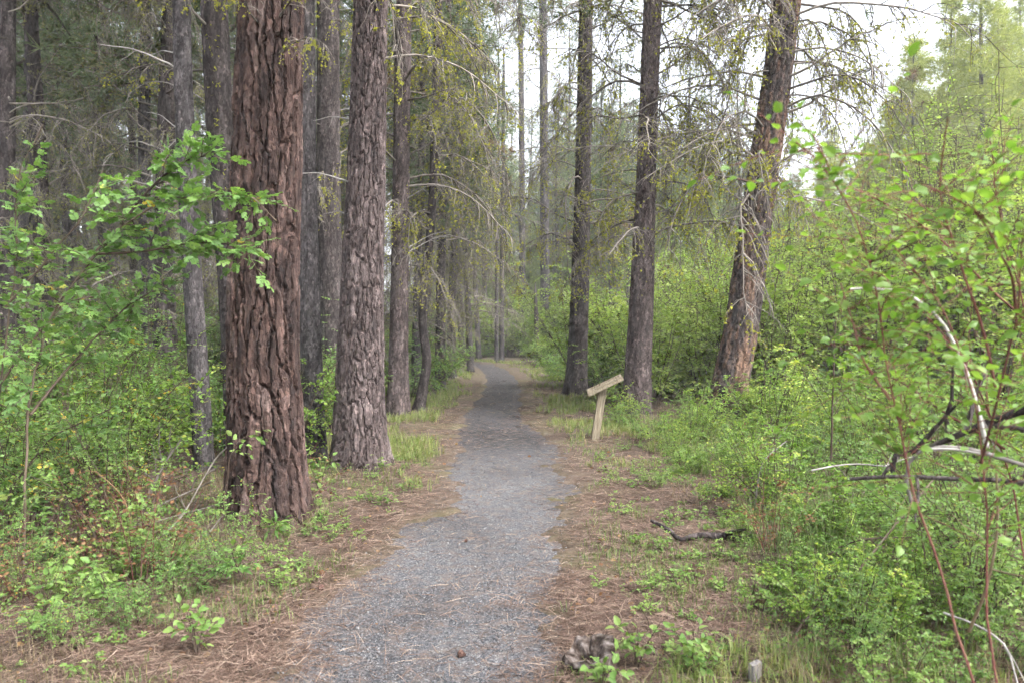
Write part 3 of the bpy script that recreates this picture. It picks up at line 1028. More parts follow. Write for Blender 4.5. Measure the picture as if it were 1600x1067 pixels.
SH = {
    'snow': [shrub_meshes(300 + k, h, r, 20, 11, 13, .044, M['leaf_snow'], M['stem_brown']) for k, (h, r) in enumerate([(1.15, .75), (.9, .7), (1.35, .8), (.6, .6)])],
    'rose': [shrub_meshes(320 + k, h, r, 15, 11, 13, .043, M['leaf_rose'], M['stem_brown'], flop=.9) for k, (h, r) in enumerate([(1.5, .9), (1.15, .85), (1.9, .9)])],
    'dusk': [shrub_meshes(340 + k, h, r, 18, 10, 12, .045, M['leaf_dusk'], M['stem_brown']) for k, (h, r) in enumerate([(1.1, .8), (.7, .7), (1.45, .85)])],
    'tall': [shrub_meshes(360 + k, h, r, 22, 18, 15, .085, M['leaf_tall'], M['stem_brown'], flop=.5, thick=.014) for k, (h, r) in enumerate([(3.2, 1.3), (2.5, 1.2), (4.2, 1.4)])],
    'wall': [shrub_meshes(365 + k, h, r, 26, 22, 14, .078, M['leaf_tall'], M['stem_brown'], flop=.25, thick=.02) for k, (h, r) in enumerate([(5.6, 1.5), (6.8, 1.6)])],
    'thick': [shrub_meshes(370 + k, h, r, 20, 16, 13, .085, M['leaf_dusk'], M['stem_brown'], flop=.6, thick=.014) for k, (h, r) in enumerate([(3.0, 1.5), (2.3, 1.4)])],
    'low': [shrub_meshes(380 + k, h, r, 7, 4, 7, .042, M['leaf_herb'], M['stem_brown'], flop=.8, thick=.004) for k, (h, r) in enumerate([(.38, .3), (.28, .26), (.5, .32)])],
    'dry': [shrub_meshes(395 + k, h, r, 9, 5, 4, .035, M['leaf_dry'], M['stem_red'], flop=.6, thick=.004) for k, (h, r) in enumerate([(.8, .4), (.6, .35)])],
}
KINDNAME = {'snow': ('snowberry_bush', 'bush'), 'rose': ('rose_shrub', 'shrub'), 'dusk': ('understory_bush', 'bush'), 'tall': ('willow_shrub', 'shrub'), 'thick': ('thicket_shrub', 'shrub'), 'wall': ('willow_thicket', 'shrub'), 'low': ('seedling', 'plant'), 'dry': ('withered_plant', 'plant')}
trunks = [(o.location.x, o.location.y) for o in bpy.data.objects if o.type == 'EMPTY']


def put_shrub(kind, x, y, sc, label, group=None, k=None, g=R):
    v = SH[kind]
    k = g.randrange(len(v)) if k is None else k
    t = thing(KINDNAME[kind][0], label, KINDNAME[kind][1], (x, y, float(gh(x, y)) - .01), g.uniform(0, 6.28), group)
    t.scale = (sc * g.uniform(.9, 1.1), sc * g.uniform(.9, 1.1), sc)
    link('stems', v[k][1], t)
    link('foliage', v[k][0], t)
    return t


def zone(kinds, n, xr, yr, sc, label, group, mind=.5, clear=1.35, seed=0, inside=None, tclear=.42):
    """scatter shrubs over a patch of ground, away from the path and trunks"""
    g = random.Random(seed)
    got, tries = [], 0
    while len(got) < n and tries < 4000:
        tries += 1
        x, y = g.uniform(*xr), g.uniform(*yr)
        if inside and not inside(x, y):
            continue
        u = 800 + x / y * F
        if 225 < u < 395 and y < 8.9 and sc[1] > .5:      # the slender pine shows down to its foot
            continue
        if path_dist(np.array([x]), np.array([y]))[0] < clear:
            continue
        if any(math.hypot(x - a, y - b) < mind for a, b in got) or any(math.hypot(x - a, y - b) < tclear for a, b in trunks):
            continue
        got.append((x, y))
        put_shrub(g.choice(kinds), x, y, g.uniform(*sc), label, group, g=g)
    return got


inview = lambda x, y: abs(x) < y * .70 + .6
# left side
zone(['dusk', 'rose', 'snow', 'snow'], 42, (-7.5, -2.5), (6.9, 11.8), (.8, 1.2), 'leafy green shrub in the left thicket around the slender pine', 'shrubs of the left thicket', .62, 2.2, 1, inview)
zone(['rose', 'dusk', 'rose'], 26, (-13, -3.2), (11.5, 18), (.9, 1.35), 'tall green shrub deeper in the left-hand woods', 'shrubs deeper in the left woods', .8, 2.2, 2, inview)
zone(['dusk', 'rose'], 26, (-20, -3.6), (18, 30), (1.0, 1.5), 'far shrub under the left-hand stand of pines', 'far shrubs under the left stand', 1.1, 2.2, 3, inview)
zone(['rose'], 4, (-6.2, -3.3), (6.8, 9.5), (1.1, 1.35), 'head-high leafy rose shrub crowding the left edge', 'head-high shrubs at the left edge', .7, 2.5, 17, lambda x, y: x < -.46 * y)
zone(['thick'], 12, (-16, -4.5), (17, 25), (.75, 1.05), 'dull green shrub between the left-hand pine trunks', 'shrubs between the left pines', 1.3, 2.5, 18, inview)
zone(['rose', 'dusk'], 9, (-4.6, -2.3), (4.6, 6.9), (.55, .85), 'knee-high shrub beside the brown litter at the left front', 'knee-high shrubs at the left front', .5, 1.9, 4, lambda x, y: x < -1.95 - (y - 4.6) * .38 and inview(x, y))
zone(['snow', 'snow', 'rose'], 36, (-4.4, -1.4), (14.5, 31), (.8, 1.3), 'light green bush lining the left edge of the path beyond the pines', 'bushes along the left path edge', .7, 1.35, 5)
zone(['thick'], 22, (-32, -5), (26, 40), (.8, 1.2), 'dull green tall shrub far under the left-hand pines', 'far tall shrubs at left', 1.6, 2.5, 15, inview)
# right side
zone(['snow', 'snow', 'dusk'], 20, (1.5, 3.6), (8.4, 12.6), (.4, .62), 'knee-high bright bush below the sign and the pine feet', 'low bushes below the pine feet', .55, 1.75, 16, lambda x, y: not (1.55 < x * 10.8 / y < 2.4 and y > 10.4))
zone(['snow', 'snow', 'dusk'], 24, (3.5, 7.0), (8.2, 13.2), (.75, 1.1), 'small-leaved bright bush in the thicket between the sign and leaning pine', 'bushes of the right thicket', .6, 1.9, 6, inview)
zone(['snow', 'snow', 'tall'], 34, (1.7, 12), (14.4, 20), (.8, 1.15), 'bright bush behind the leaning pine and the sign', 'bushes behind the leaning pine', .8, 1.7, 7, inview)
zone(['tall'], 16, (4, 16), (15, 27), (.8, 1.15), 'tall yellow-green shrub screening the right background', 'tall shrubs of the right background', 1.4, 3, 8, inview)
zone(['snow', 'snow', 'rose'], 28, (1.2, 4.8), (18.5, 33), (.85, 1.3), 'bright bush along the right path edge near the bend', 'bushes along the right path edge', .8, 1.35, 9)
zone(['tall'], 16, (-14, 9), (44, 54), (.9, 1.3), 'tall shrub behind the green wall at the bend', 'tall shrubs behind the bend', 1.6, 1.6, 14)
zone(['snow', 'tall', 'tall'], 46, (-11, 8), (34, 43), (.9, 1.25), 'bright shrub in the green wall closing the bend', 'shrubs closing the bend', 1.0, 1.6, 10)
for x, d, k, sc in [(1205, 24, 0, .7), (1240, 19, 0, .78), (1290, 22, 0, .85), (1335, 18, 0, .8), (1380, 23, 1, .85), (1420, 18, 0, .95), (1465, 22, 1, .95), (1505, 17, 0, 1.05), (1550, 21, 1, 1.05), (1600, 17, 1, .95), (1640, 23, 1, 1.1),
                    (1130, 27, 0, .7), (1070, 26, 0, .68), (1260, 30, 0, .95), (1350, 30, 1, .95), (1440, 29, 1, 1.1), (1530, 28, 1, 1.2)]:
    put_shrub('wall', (x - 800) / F * d, d, sc, 'very tall pale willow', 'tall willows of the right background', k)
zone(['tall'], 14, (2, 26), (28, 46), (.9, 1.3), 'far pale green shrub below the yellow-green pines', 'far shrubs below the right pines', 2, 3, 11, inview)
zone(['dusk', 'dusk', 'snow'], 20, (2.0, 4.8), (4.0, 8.2), (.4, .68), 'waist-high leafy bush in the right foreground undergrowth', 'bushes of the right foreground', .5, 1.8, 12, lambda x, y: x > 2.15 and x < y * .68)
zone(['snow', 'dusk'], 12, (1.35, 2.3), (5.2, 8.6), (.2, .38), 'ankle-high leafy plant on the right verge', 'ankle-high plants on the right verge', .3, 1.35, 34)
zone(['dusk', 'dusk', 'snow'], 14, (1.5, 2.9), (3.1, 4.9), (.3, .48), 'low dark green bush at the lower right corner', 'low bushes at the lower right', .36, 1.75, 13, lambda x, y: x > 1.55 and x < y * .66)

# ------------------------------------------------------------------ small plants on the litter
for zs in [(34, (-2.8, -.95), (3.4, 6.2), 'small leafy seedling on the brown needles at the left front', 'seedlings at the left front', 21),
           (32, (-1.9, -.8), (5.6, 9.2), 'small green plant on the needles near the big pines', 'plants near the big pines', 22),
           (40, (.5, 1.9), (3.3, 5.6), 'small leafy plant beside the right edge of the gravel', 'plants at the right path edge', 23),
           (44, (.85, 2.4), (5.6, 10), 'small plant in the grass between path and right bushes', 'plants in the right-hand grass', 24)]:
    n, xr, yr, lab, gr, sd = zs
    zone(['low'], n, xr, yr, (.22, .6), lab, gr, .13, .85, sd, tclear=.35)
zone(['dusk', 'rose'], 9, (-2.9, -1.55), (3.9, 5.4), (.22, .36), 'low bluish-green plant on litter at the lower left', 'low plants at the lower left', .3, 1.3, 33)
zone(['dry'], 8, (-3.1, -1.5), (4.4, 6.9), (.7, 1.1), 'withered rust-brown plant among the sticks left of the red pine', 'withered plants by the sticks', .3, 1.6, 31)
zone(['dry'], 5, (1.6, 3.4), (4.2, 9), (.6, .9), 'rust-brown withered plant in the right undergrowth', 'withered plants at right', .5, 1.6, 32)

# ------------------------------------------------------------------ litter, grass and gravel
def scatter_xy(n, x0, x1, y0, y1, pow_=1.6):
    u = rng.random(n)
    y = (y0 ** (1 - pow_) + u * (y1 ** (1 - pow_) - y0 ** (1 - pow_))) ** (1 / (1 - pow_))
    return rng.uniform(x0, x1, n), y


mb = MB()
x, y = scatter_xy(420000, -5, 5, 2.9, 22, 1.9)
pd = path_dist(x, y)
e = n2(x, y, 1.3, 3.0, 2) * .55
dens = .085 + .22 * sst(.2, .55, pd + e * .8) + .75 * sst(.5, .8, pd + e)
dens *= .35 + .65 * sst(-.16, .12, n2(x, y, 1.7, 40, 3) + .06)
keep = (rng.random(len(x)) < dens) & (np.abs(x) < y * .7 + .3)
x, y, pd = x[keep], y[keep], pd[keep]
z = np.maximum(gh(x, y, pd), 0.004) + rng.uniform(.002, .022, len(x)) * sst(.4, .8, pd) + .003
az = rng.random(len(x)) * 6.28
dv = np.stack([np.cos(az), np.sin(az), rng.normal(0, .09, len(x))], -1)
L = rng.uniform(.06, .17, len(x))
wd = (.002 + .0002 * y) / L
NT = np.array([[-.5, 0, 0], [.5, 0, 0], [.4, .5, .04], [-.4, .5, .04], [0, 1, 0]])
y_ = norm(dv)
x_ = norm(np.cross(y_, np.array([0, 0, 1.0]) + rng.normal(size=(len(x), 3)) * .35))
z_ = np.cross(x_, y_)
P0 = np.stack([x, y, z], -1)
V = P0[:, None] + L[:, None, None] * (NT[None, :, 0:1] * wd[:, None, None] * x_[:, None] + NT[None, :, 1:2] * y_[:, None] + NT[None, :, 2:3] * z_[:, None])
nb = len(x)
base = (np.arange(nb) * 5)[:, None]
tin = np.clip(rng.normal(.5, .3, nb), 0, 1)
mb.add(V.reshape(-1, 3), base + np.array([[0, 1, 2, 3]]), 0, np.repeat(tin, 5))
mb.T.append((base + np.array([[3, 2, 4]]), np.zeros(nb, np.int32)))
tag(link('needle_litter', mb.mesh('needle_litter', [M['needle_litter']])), 'fallen brown pine needles strewn over the ground and gravel', 'pine needles', kind='stuff')


def blades(n, x0, x1, y0, y1, densf, hr, mat, name, label, seed, pow_=1.5, per=5, lean=.45, w=.0035):
    x, y = scatter_xy(n, x0, x1, y0, y1, pow_)
    pd = path_dist(x, y)
    keep = (rng.random(n) < densf(x, y, pd)) & (np.abs(x) < y * .7 + .3)
    x, y = x[keep], y[keep]
    x = np.repeat(x, per) + rng.normal(0, .02, len(x) * per)
    y = np.repeat(y, per) + rng.normal(0, .02, len(y) * per)
    m = len(x)
    z = gh(x, y)
    h = rng.uniform(*hr, m)
    az = rng.random(m) * 6.28
    ln = rng.uniform(.1, 1, m) * lean
    dx, dy = np.cos(az), np.sin(az)
    ww = (w + .0002 * y) * .5
    sx, sy = -dy * ww, dx * ww
    mid = np.stack([x + dx * ln * h * .35, y + dy * ln * h * .35, z + h * .6], -1)
    tip = np.stack([x + dx * ln * h * 1.1, y + dy * ln * h * 1.1, z + h * (1 - ln * .45)], -1)
    s = np.stack([sx, sy, np.zeros(m)], -1)
    b = np.stack([x, y, z - .01], -1)
    V = np.stack([b - s, b + s, mid + s * .8, mid - s * .8, tip], 1)
    o = MB()
    base = (np.arange(m) * 5)[:, None]
    tin = np.clip(rng.normal(.42, .22, m), 0, 1)
    o.add(V.reshape(-1, 3), base + np.array([[0, 1, 2, 3]]), 0, np.repeat(tin, 5))
    o.T.append((base + np.array([[3, 2, 4]]), np.zeros(m, np.int32)))
    tag(link(name, o.mesh(name, [mat])), label, 'grass', kind='stuff')


def dgrass(x, y, pd):
    a = sst(.75, 1.0, pd + n2(x, y, 1.3, 3.0, 2) * .5) * sst(3.2, 1.4, pd)
    patch = sst(-.02, .16, n2(x, y, .9, 60, 3) + .12 * sst(6, 11, y) - .02)
    return a * patch * (.3 + .7 * sst(6, 9, y))


blades(90000, -5, 6, 3.0, 34, dgrass, (.04, .17), M['grass'], 'grass', 'short green grass along both path edges', 1, lean=1.0)
# twigs, bark bits and dead leaves
mb = MB()
x, y = scatter_xy(9000, -4.5, 4.5, 2.9, 12, 1.8)
pd = path_dist(x, y)
kp = (rng.random(len(x)) < .015 + .985 * sst(.6, .95, pd)) & (np.abs(x) < y * .7 + .3)
x, y, pd = x[kp], y[kp], pd[kp]
n = len(x)
P0 = np.stack([x, y, np.maximum(gh(x, y, pd), .004) + rng.uniform(.006, .02, n)], -1)
half = rng.random(n) < .5
TWT = (np.array([[-.014, 0, 0], [.014, 0, 0], [.045, .5, .03], [.02, .5, .03], [0, 1, 0], [0, .1, .026], [.03, .55, .05]]), np.array([[0, 5, 6], [0, 6, 3], [1, 2, 6], [1, 6, 5], [3, 6, 4], [2, 4, 6]]))
dv = np.concatenate([rng.normal(size=(n, 2)), rng.normal(size=(n, 1)) * .15], 1)
up = np.array([[0, 0, 1.0]]) + rng.normal(size=(n, 3)) * .3
scatter(mb, *TWT, P0[half], dv[half], up[half], rng.uniform(.05, .22, half.sum()), 0)
scatter(mb, *LEAF9, P0[~half], dv[~half], up[~half] + rng.normal(size=((~half).sum(), 3)) * .3, rng.uniform(.015, .045, (~half).sum()), 1)
tag(link('forest_litter', mb.mesh('forest_litter', [M['stem_brown'], M['leaf_dry']], smooth=False)), 'broken twigs and dead leaves scattered over the needles', 'litter', kind='stuff')

blades(15000, .9, 4.5, 3.0, 13, lambda x, y, pd: sst(1.75, 2.3, pd) * .5 * sst(-.08, .1, n2(x, y, 1.1, 80, 2)), (.1, .36), M['grass_rough'], 'tall_grass', 'taller rough grass under the right bushes', 2, lean=1.0, w=.003)
blades(42000, -3.2, 3.2, 3.0, 12, lambda x, y, pd: sst(.68, .95, pd) * .38 * sst(-.08, .12, n2(x, y, 1.8, 33, 3) + .05 * (x > 0)), (.02, .1), M['grass_rough'], 'sparse_grass', 'sparse short grass poking through the needles', 4, lean=1.2, per=4, w=.003)
blades(15000, -4.5, 4.5, 3.0, 12, lambda x, y, pd: sst(1.1, 1.7, pd) * .4 * sst(-.04, .12, n2(x, y, 1.4, 90, 2)), (.06, .22), M['grass_dry'], 'dry_grass', 'dry straw-coloured grass among the undergrowth', 3, lean=1.3, w=.0022)

# loose stones of the gravel
g8 = np.array([[1, 0, 0], [-1, 0, 0], [0, 1, 0], [0, -1, 0], [0, 0, .6], [0, 0, -.6]], float) * .5
t8 = np.array([[0, 2, 4], [2, 1, 4], [1, 3, 4], [3, 0, 4]])
x, y = scatter_xy(70000, -2, 2, 2.9, 13, 2.0)
pd = path_dist(x, y)
k = (pd < 1.0) & (rng.random(len(x)) < .8 * (.1 + .9 * sst(.85, .5, pd)))
x, y = x[k], y[k]
mb = MB()
z = np.maximum(n2(x, y, 2.2, 4, 3) * .016 + .004, gh(x, y) + .003)
scatter(mb, g8, t8, np.stack([x, y, z], -1), rdir(len(x)) * [1, 1, .3], np.array([[0, 0, 1.0]]) + rng.normal(size=(len(x), 3)) * .3, rng.uniform(.004, .011, len(x)) * rng.choice([.8, 1, 1.5], len(x), p=[.6, .37, .03]) * (1 + .04 * y), 0, np.clip(rng.normal(.5, .28, len(x)), 0, 1))
tag(link('gravel', mb.mesh('gravel', [M['stone']], smooth=False)), 'loose grey gravel chips covering the path', 'gravel', kind='stuff')

# ------------------------------------------------------------------ wooden sign
def box_mesh(name, sx, sy, sz, mat, bevel=.006, seed=0):
    import bmesh
    bm = bmesh.new()
    bmesh.ops.create_cube(bm, size=1)
    for v in bm.verts:
        v.co = Vector((v.co.x * sx, v.co.y * sy, v.co.z * sz))
    bmesh.ops.subdivide_edges(bm, edges=[e for e in bm.edges if e.calc_length() > .8 * max(sx, sy, sz)], cuts=6)
    bmesh.ops.bevel(bm, geom=[e for e in bm.edges if len(e.link_faces) == 2 and e.calc_face_angle(0) > .5], offset=bevel, segments=2, affect='EDGES')
    g = random.Random(seed)
    for v in bm.verts:
        v.co += Vector((g.uniform(-1, 1), g.uniform(-1, 1), g.uniform(-1, 1))) * .0015
    me = bpy.data.meshes.new(name)
    bm.to_mesh(me)
    bm.free()
    me.materials.append(mat)
    a = me.attributes.new('tint', 'FLOAT', 'POINT')
    a.data.foreach_set('value', np.full(len(me.vertices), .3 + .4 * g.random(), np.float32))
    return me


D = 10.8
bp = px(930, 690, D)
tp = px(943, 605, D)
sign = thing('trail_sign', 'leaning unpainted wooden sign post with slanted board at the path edge', 'sign', (bp[0], D, float(gh(bp[0], D))))
ax = Vector(tp) - Vector(bp)
post = link('post', box_mesh('post', .105, .105, ax.length + .25, M['cut_wood'], .006, 1), sign)
tilt = math.atan2(ax.x, ax.z)
post.rotation_euler = (0, tilt, math.radians(0))
mid = (Vector(tp) + Vector(bp)) / 2 - Vector((bp[0], D, 0)) - Vector((math.sin(tilt), 0, math.cos(tilt))) * .12
post.location = (mid.x, 0, mid.z - sign.location.z + float(gh(bp[0], D)))
a, b = px(920, 615, D), px(972, 590, D)
ba = math.atan2(b[2] - a[2], b[0] - a[0])
bl = math.hypot(b[2] - a[2], b[0] - a[0]) + .02
bc = (Vector(a) + Vector(b)) / 2 - Vector(sign.location)
board = link('board', box_mesh('board', bl, .30, .045, M['cut_wood'], .005, 2), sign)
board.rotation_mode = 'YXZ'
board.rotation_euler = (math.radians(1.5), -ba, math.radians(-4))
board.location = bc
for sy in (-1, 1):
    e = link('edge_strip', box_mesh('edge_strip', bl * .99, .035, .022, M['cut_wood'], .004, 3 + sy), board)
    e.location = (0, sy * .13, .0345)
for sx in (-1, 1):
    e = link('end_strip', box_mesh('end_strip', .035, .22, .02, M['cut_wood'], .004, 6 + sx), board)
    e.location = (sx * (bl / 2 - .025), 0, .0335)

# ------------------------------------------------------------------ stump, stake, cones, sticks
def stump():
    p = px(925, 1052, 3.62)
    n, k = 16, 40
    th = np.arange(k) / k * 6.283
    ring = np.stack([np.cos(th) * 1.6, np.sin(th) * 1.6, np.full(k, 3.0)], -1)
    jag = .07 * (fbm(ring * 2.2, 3) - .5)
    top = .12 + jag + .035 * np.cos(th - .9)
    m = MB()
    rows = []
    for i in range(n):
        t = i / (n - 1)
        z = -.05 + (top + .05) * t
        q = np.stack([np.cos(th) * 2, np.sin(th) * 2, np.full(k, t * 1.2)], -1)
        r = .1 * (1.15 - .2 * t) * (1 + .35 * (fbm(q, 4) - .5)) + .02 * (fbm(q * np.array([5, 5, 1.5]), 2) - .5)
        r = r * (1 - .55 * np.exp(-((th - 4.25) / .42) ** 2) * (t < .8))
        rows.append(np.stack([r * np.cos(th) * 1.15, r * np.sin(th), z], -1))
    for i in range(6):                     # the broken hollow inside
        t = (i + 1) / 6
        q = np.stack([np.cos(th) * 3, np.sin(th) * 3, np.full(k, 5 + t)], -1)
        r = .075 * (1 - t * .95) * (1 + .6 * (fbm(q, 3) - .5))
        rows.append(np.stack([r * np.cos(th) * 1.15, r * np.sin(th), top - .05 * t - .05 * t * t + .02 * (fbm(q * 3, 2) - .5)], -1))
    V = np.concatenate(rows)
    V = V + (np.stack([fbm(V * 22 + q_, 3) for q_ in (0, 31, 57)], -1) - .5) * .02
    N_ = len(rows)
    i = np.arange(N_ - 1)[:, None] * k
    j = np.arange(k)[None]
    m.add(V, np.stack([i + j, i + (j + 1) % k, i + k + (j + 1) % k, i + k + j], -1).reshape(-1, 4), 0, fbm(V * 40, 3))
    t = thing('stump', 'small rotten grey stump with a hollow top at the right path edge', 'stump', (p[0], 3.62, 0))
    link('rotten_wood', m.mesh('rotten_wood', [M['rot_wood']], smooth=False), t)


stump()
st = link('wood_stake', box_mesh('wood_stake', .055, .03, .19, M['stake_wood'], .003, 9))
st.location = (1.06, 3.45, .04)
st.rotation_euler = (.12, -.15, .5)
tag(st, 'short sawn grey stake poking from the litter at the bottom edge', 'stake')


def cone_mesh(seed):
    g = np.random.default_rng(seed)
    m = MB()
    n = 70
    t = np.linspace(.02, 1, n)
    a = np.arange(n) * 2.39996
    r = .032 * np.sin(np.pi * (t * .86 + .1)) ** .8
    pos = np.stack([np.cos(a) * r * .5, np.sin(a) * r * .5, t * .075], -1)
    d = np.stack([np.cos(a), np.sin(a), .9 - t * .9], -1)
    sc = (np.array([[-.5, 0, 0], [.5, 0, 0], [.42, .7, .1], [-.42, .7, .1], [0, 1, .25]]), np.array([[0, 1, 2], [0, 2, 3], [3, 2, 4]]))
    scatter(m, *sc, pos, d, np.array([[0, 0, 1.0]]), .026 * np.sin(np.pi * (t * .8 + .15)), 0, g.random(n))
    tube(m, [(0, 0, 0), (0, 0, .04), (0, 0, .075)], [.012, .014, .003], 6, 0, .2)
    return m.mesh('pine_cone', [M['cone']])


CM = [cone_mesh(1), cone_mesh(2)]
cone_at = [(497, 937, 'pine cone lying on needles at the left edge of the gravel'), (727, 1033, 'pine cone on the gravel near the bottom edge'), (610, 792, 'pine cone on needles right of the mauve pine'),
           (674, 716, 'pine cone on the grass near the far left path edge'), (725, 850, 'tiny dark cone in the middle of the gravel'), (1183, 962, 'dark pine cone in the litter at right'), (430, 925, 'pine cone half hidden by leaves at the left front'),
           (480, 840, 'pine cone in the litter at the foot of the red pine'), (290, 910, 'pine cone among the left-hand seedlings'), (345, 955, 'pine cone lying on bare litter at the left front'), (1080, 905, 'pine cone in the litter below the fallen branch')]
for i, (x, y, lab) in enumerate(cone_at):
    d = CAMZ * F / (y - HOR)
    p = px(x, y, d)
    o = link('pine_cone', CM[i % 2])
    s = .35 if 'tiny' in lab else R.uniform(.5, .7)
    o.scale = (s, s, s)
    o.location = (p[0], d, max(float(gh(p[0], d)), .004) + .025 * s)
    o.rotation_euler = (1.45, R.uniform(-.2, .2), R.uniform(0, 6.28))
    tag(o, lab, 'pine cone', 'pine cones')


def stick(name, label, pts, r0, r1, mat, twigs=3, seed=0, cat='stick', group=None, wob=.3):
    """pts are photograph pixels with their distances; a knobbly stick through them"""
    g = np.random.default_rng(seed)
    P = np.array([px(*p) for p in pts])
    s = np.concatenate([[0], np.cumsum(np.linalg.norm(np.diff(P, axis=0), axis=1))])
    t = np.linspace(0, s[-1], max(10, int(s[-1] / .06)))
    Q = np.stack([smooth_curve(s, P[:, k], t) for k in range(3)], -1) if len(P) > 2 else P[0] + (P[-1] - P[0]) * (t / s[-1])[:, None]
    Q = Q + (np.stack([fbm(np.stack([t * 4, t * 0 + seed, t * 0 + k * 9], -1), 2) for k in range(3)], -1) - .5) * wob * r0 * 4
    base = Q[0].copy()
    m = MB()
    rad = np.linspace(r0, r1, len(t)) * (.85 + .3 * fbm(np.stack([t * 9, t * 0 + 3, t * 0 + seed], -1), 2))
    tube(m, Q - base, rad, 7, 0, g.random())
    o = thing(name, label, cat, tuple(base), 0, group)
    link('stem', m.mesh('stem', [mat]), o)
    for k in range(twigs):
        i = g.integers(2, len(t) - 1)
        d = norm(norm(Q[i] - Q[i - 1]) + g.normal(size=3) * .8)
        w = MB()
        tube(w, droop_curve(Q[i] - base, d, g.uniform(.1, .35), 4, .1, .12, g), np.linspace(r1 * .8, r1 * .3, 5), 4, 0, g.random())
        link('twig', w.mesh('twig', [mat]), o)
    return o


stick('fallen_branch', 'dark knobbly fallen branch lying on litter right of the path', [(1018, 815, 5.95), (1050, 832, 5.7), (1066, 845, 5.6), (1085, 839, 5.6), (1130, 840, 5.6), (1172, 847, 5.55)], .012, .028, M['bark_dark'], 2, 1, 'branch')
stick('dead_branch', 'thick dark dead branch propped across the right-hand shrub', [(1397, 740, 3.0), (1400, 712, 3.0), (1440, 705, 3.0), (1500, 680, 2.9), (1560, 655, 2.8), (1640, 630, 2.7)], .008, .016, M['bark_dark'], 4, 2, 'branch')
stick('dead_branch', 'pale bleached branch hooked downward at the right', [(1427, 785, 2.9), (1418, 740, 2.9), (1428, 712, 2.9), (1460, 700, 2.85), (1520, 702, 2.8), (1580, 720, 2.75), (1660, 745, 2.7)], .006, .009, M['dead_pale'], 1, 3, 'branch', wob=.1)
stick('dead_branch', 'thin pale arching dead stem inside the right-hand shrub', [(1328, 452, 2.7), (1370, 451, 2.7), (1425, 464, 2.65), (1465, 495, 2.6), (1495, 545, 2.6), (1518, 600, 2.55), (1545, 700, 2.5)], .004, .007, M['dead_pale'], 1, 4, 'branch', wob=.1)
stick('dead_branch', 'black bent branch below the bleached hooked one', [(1330, 748, 3.6), (1400, 745, 3.5), (1480, 748, 3.4), (1560, 750, 3.3), (1640, 760, 3.2)], .008, .012, M['bark_dark'], 3, 5, 'branch')
stick('withered_stalk', 'leaning straw-coloured stem in the lower right corner', [(1520, 990, 2.9), (1548, 915, 2.8), (1562, 830, 2.75), (1560, 740, 2.7)], .006, .004, M['grass_dry'], 2, 6, 'stem', wob=.1)
stick('withered_stalk', 'pale dry stem crossing the lower right corner', [(1480, 960, 3.2), (1540, 985, 3.0), (1575, 1010, 2.9), (1600, 1080, 2.8)], .004, .003, M['dead_pale'], 1, 7, 'stem')
for k, pts in enumerate([[(1180, 800, 6.4), (1195, 720, 6.5), (1230, 690, 6.6)], [(1300, 720, 5.0), (1302, 600, 5.0), (1306, 500, 5.0)], [(1250, 905, 4.6), (1330, 850, 4.7), (1460, 840, 4.6)], [(1270, 735, 5.4), (1330, 726, 5.4), (1400, 730, 5.3)], [(1340, 900, 4.2), (1420, 800, 4.3), (1465, 745, 4.4)], [(1240, 1000, 3.9), (1290, 930, 4.1), (1310, 880, 4.2)]]):
    stick('dead_stick', ['crooked dead stick at the foot of the right-hand bushes', 'thin upright brown stalk standing in the right-hand bushes', 'low arching dead stick in the right foreground', 'pale level stick caught in the right-hand bushes', 'slanting dark stick below the hooked branch', 'short slanting stick in the lower right litter'][k], pts, .007, .004, M['dead_pale'] if k in (0, 3) else M['stem_brown'], 4, 60 + k, 'stick', 'dead sticks at right')
for k, pts in enumerate([[(150, 862, 5.6), (230, 800, 5.9), (330, 752, 6.3)], [(185, 880, 5.5), (260, 830, 5.8), (365, 690, 6.1), (400, 675, 6.1)], [(205, 830, 6.0), (240, 750, 6.2), (282, 685, 6.4)],
                         [(120, 850, 5.9), (220, 822, 6.0), (340, 788, 6.2)], [(215, 815, 6.3), (245, 745, 6.5), (268, 700, 6.6)], [(60, 955, 4.6), (110, 930, 4.7), (170, 905, 4.9)], [(250, 890, 5.3), (300, 860, 5.6), (350, 800, 5.95)]]):
    stick('dead_stick', ['long grey stick slanting toward the foot of the red pine', 'thin grey stick rising across the left face of the red pine', 'steep pale dead stick leaning in the left undergrowth', 'flat grey stick lying among withered plants at left',
                         'second steep dead stick beside the pale leaning one', 'short stick lying in litter near the lower left corner', 'thin stick pointing up at the base of the red pine'][k], pts, .009, .005, M['twig'], 4, 20 + k, 'stick', 'dead sticks at left')
stick('withered_stalk', 'thin rust-red dead stem with a crooked top in the left undergrowth', [(203, 880, 5.2), (201, 820, 5.2), (190, 780, 5.2), (165, 752, 5.2), (140, 735, 5.2), (118, 742, 5.2)], .006, .003, M['needle_dead'], 4, 40, 'stem')

# ------------------------------------------------------------------ haze volume added to lift the dark woods and veil the distance
def haze_box():
    import bmesh
    bm = bmesh.new()
    bmesh.ops.create_cube(bm, size=1)
    for v in bm.verts:
        v.co = Vector((v.co.x * 1300, v.co.y * 1300 + 250, v.co.z * 36 + 14))
    me = bpy.data.meshes.new('haze')
    bm.to_mesh(me)
    bm.free()
    m = bpy.data.materials.new('haze')
    m.use_nodes = True
    N = m.node_tree.nodes
    N.remove(N['Principled BSDF'])
    v = N.new('ShaderNodeVolumePrincipled')
    v.inputs['Color'].default_value = (.95, .97, 1, 1)
    v.inputs['Density'].default_value = HAZE
    v.inputs['Density Attribute'].default_value = ''
    m.node_tree.links.new(v.outputs[0], N['Material Output'].inputs['Volume'])
    m.cycles.homogeneous_volume = True
    me.materials.append(m)
    tag(link('haze', me), 'thin pale haze added to lift the dark between the trees', 'haze', kind='stuff')


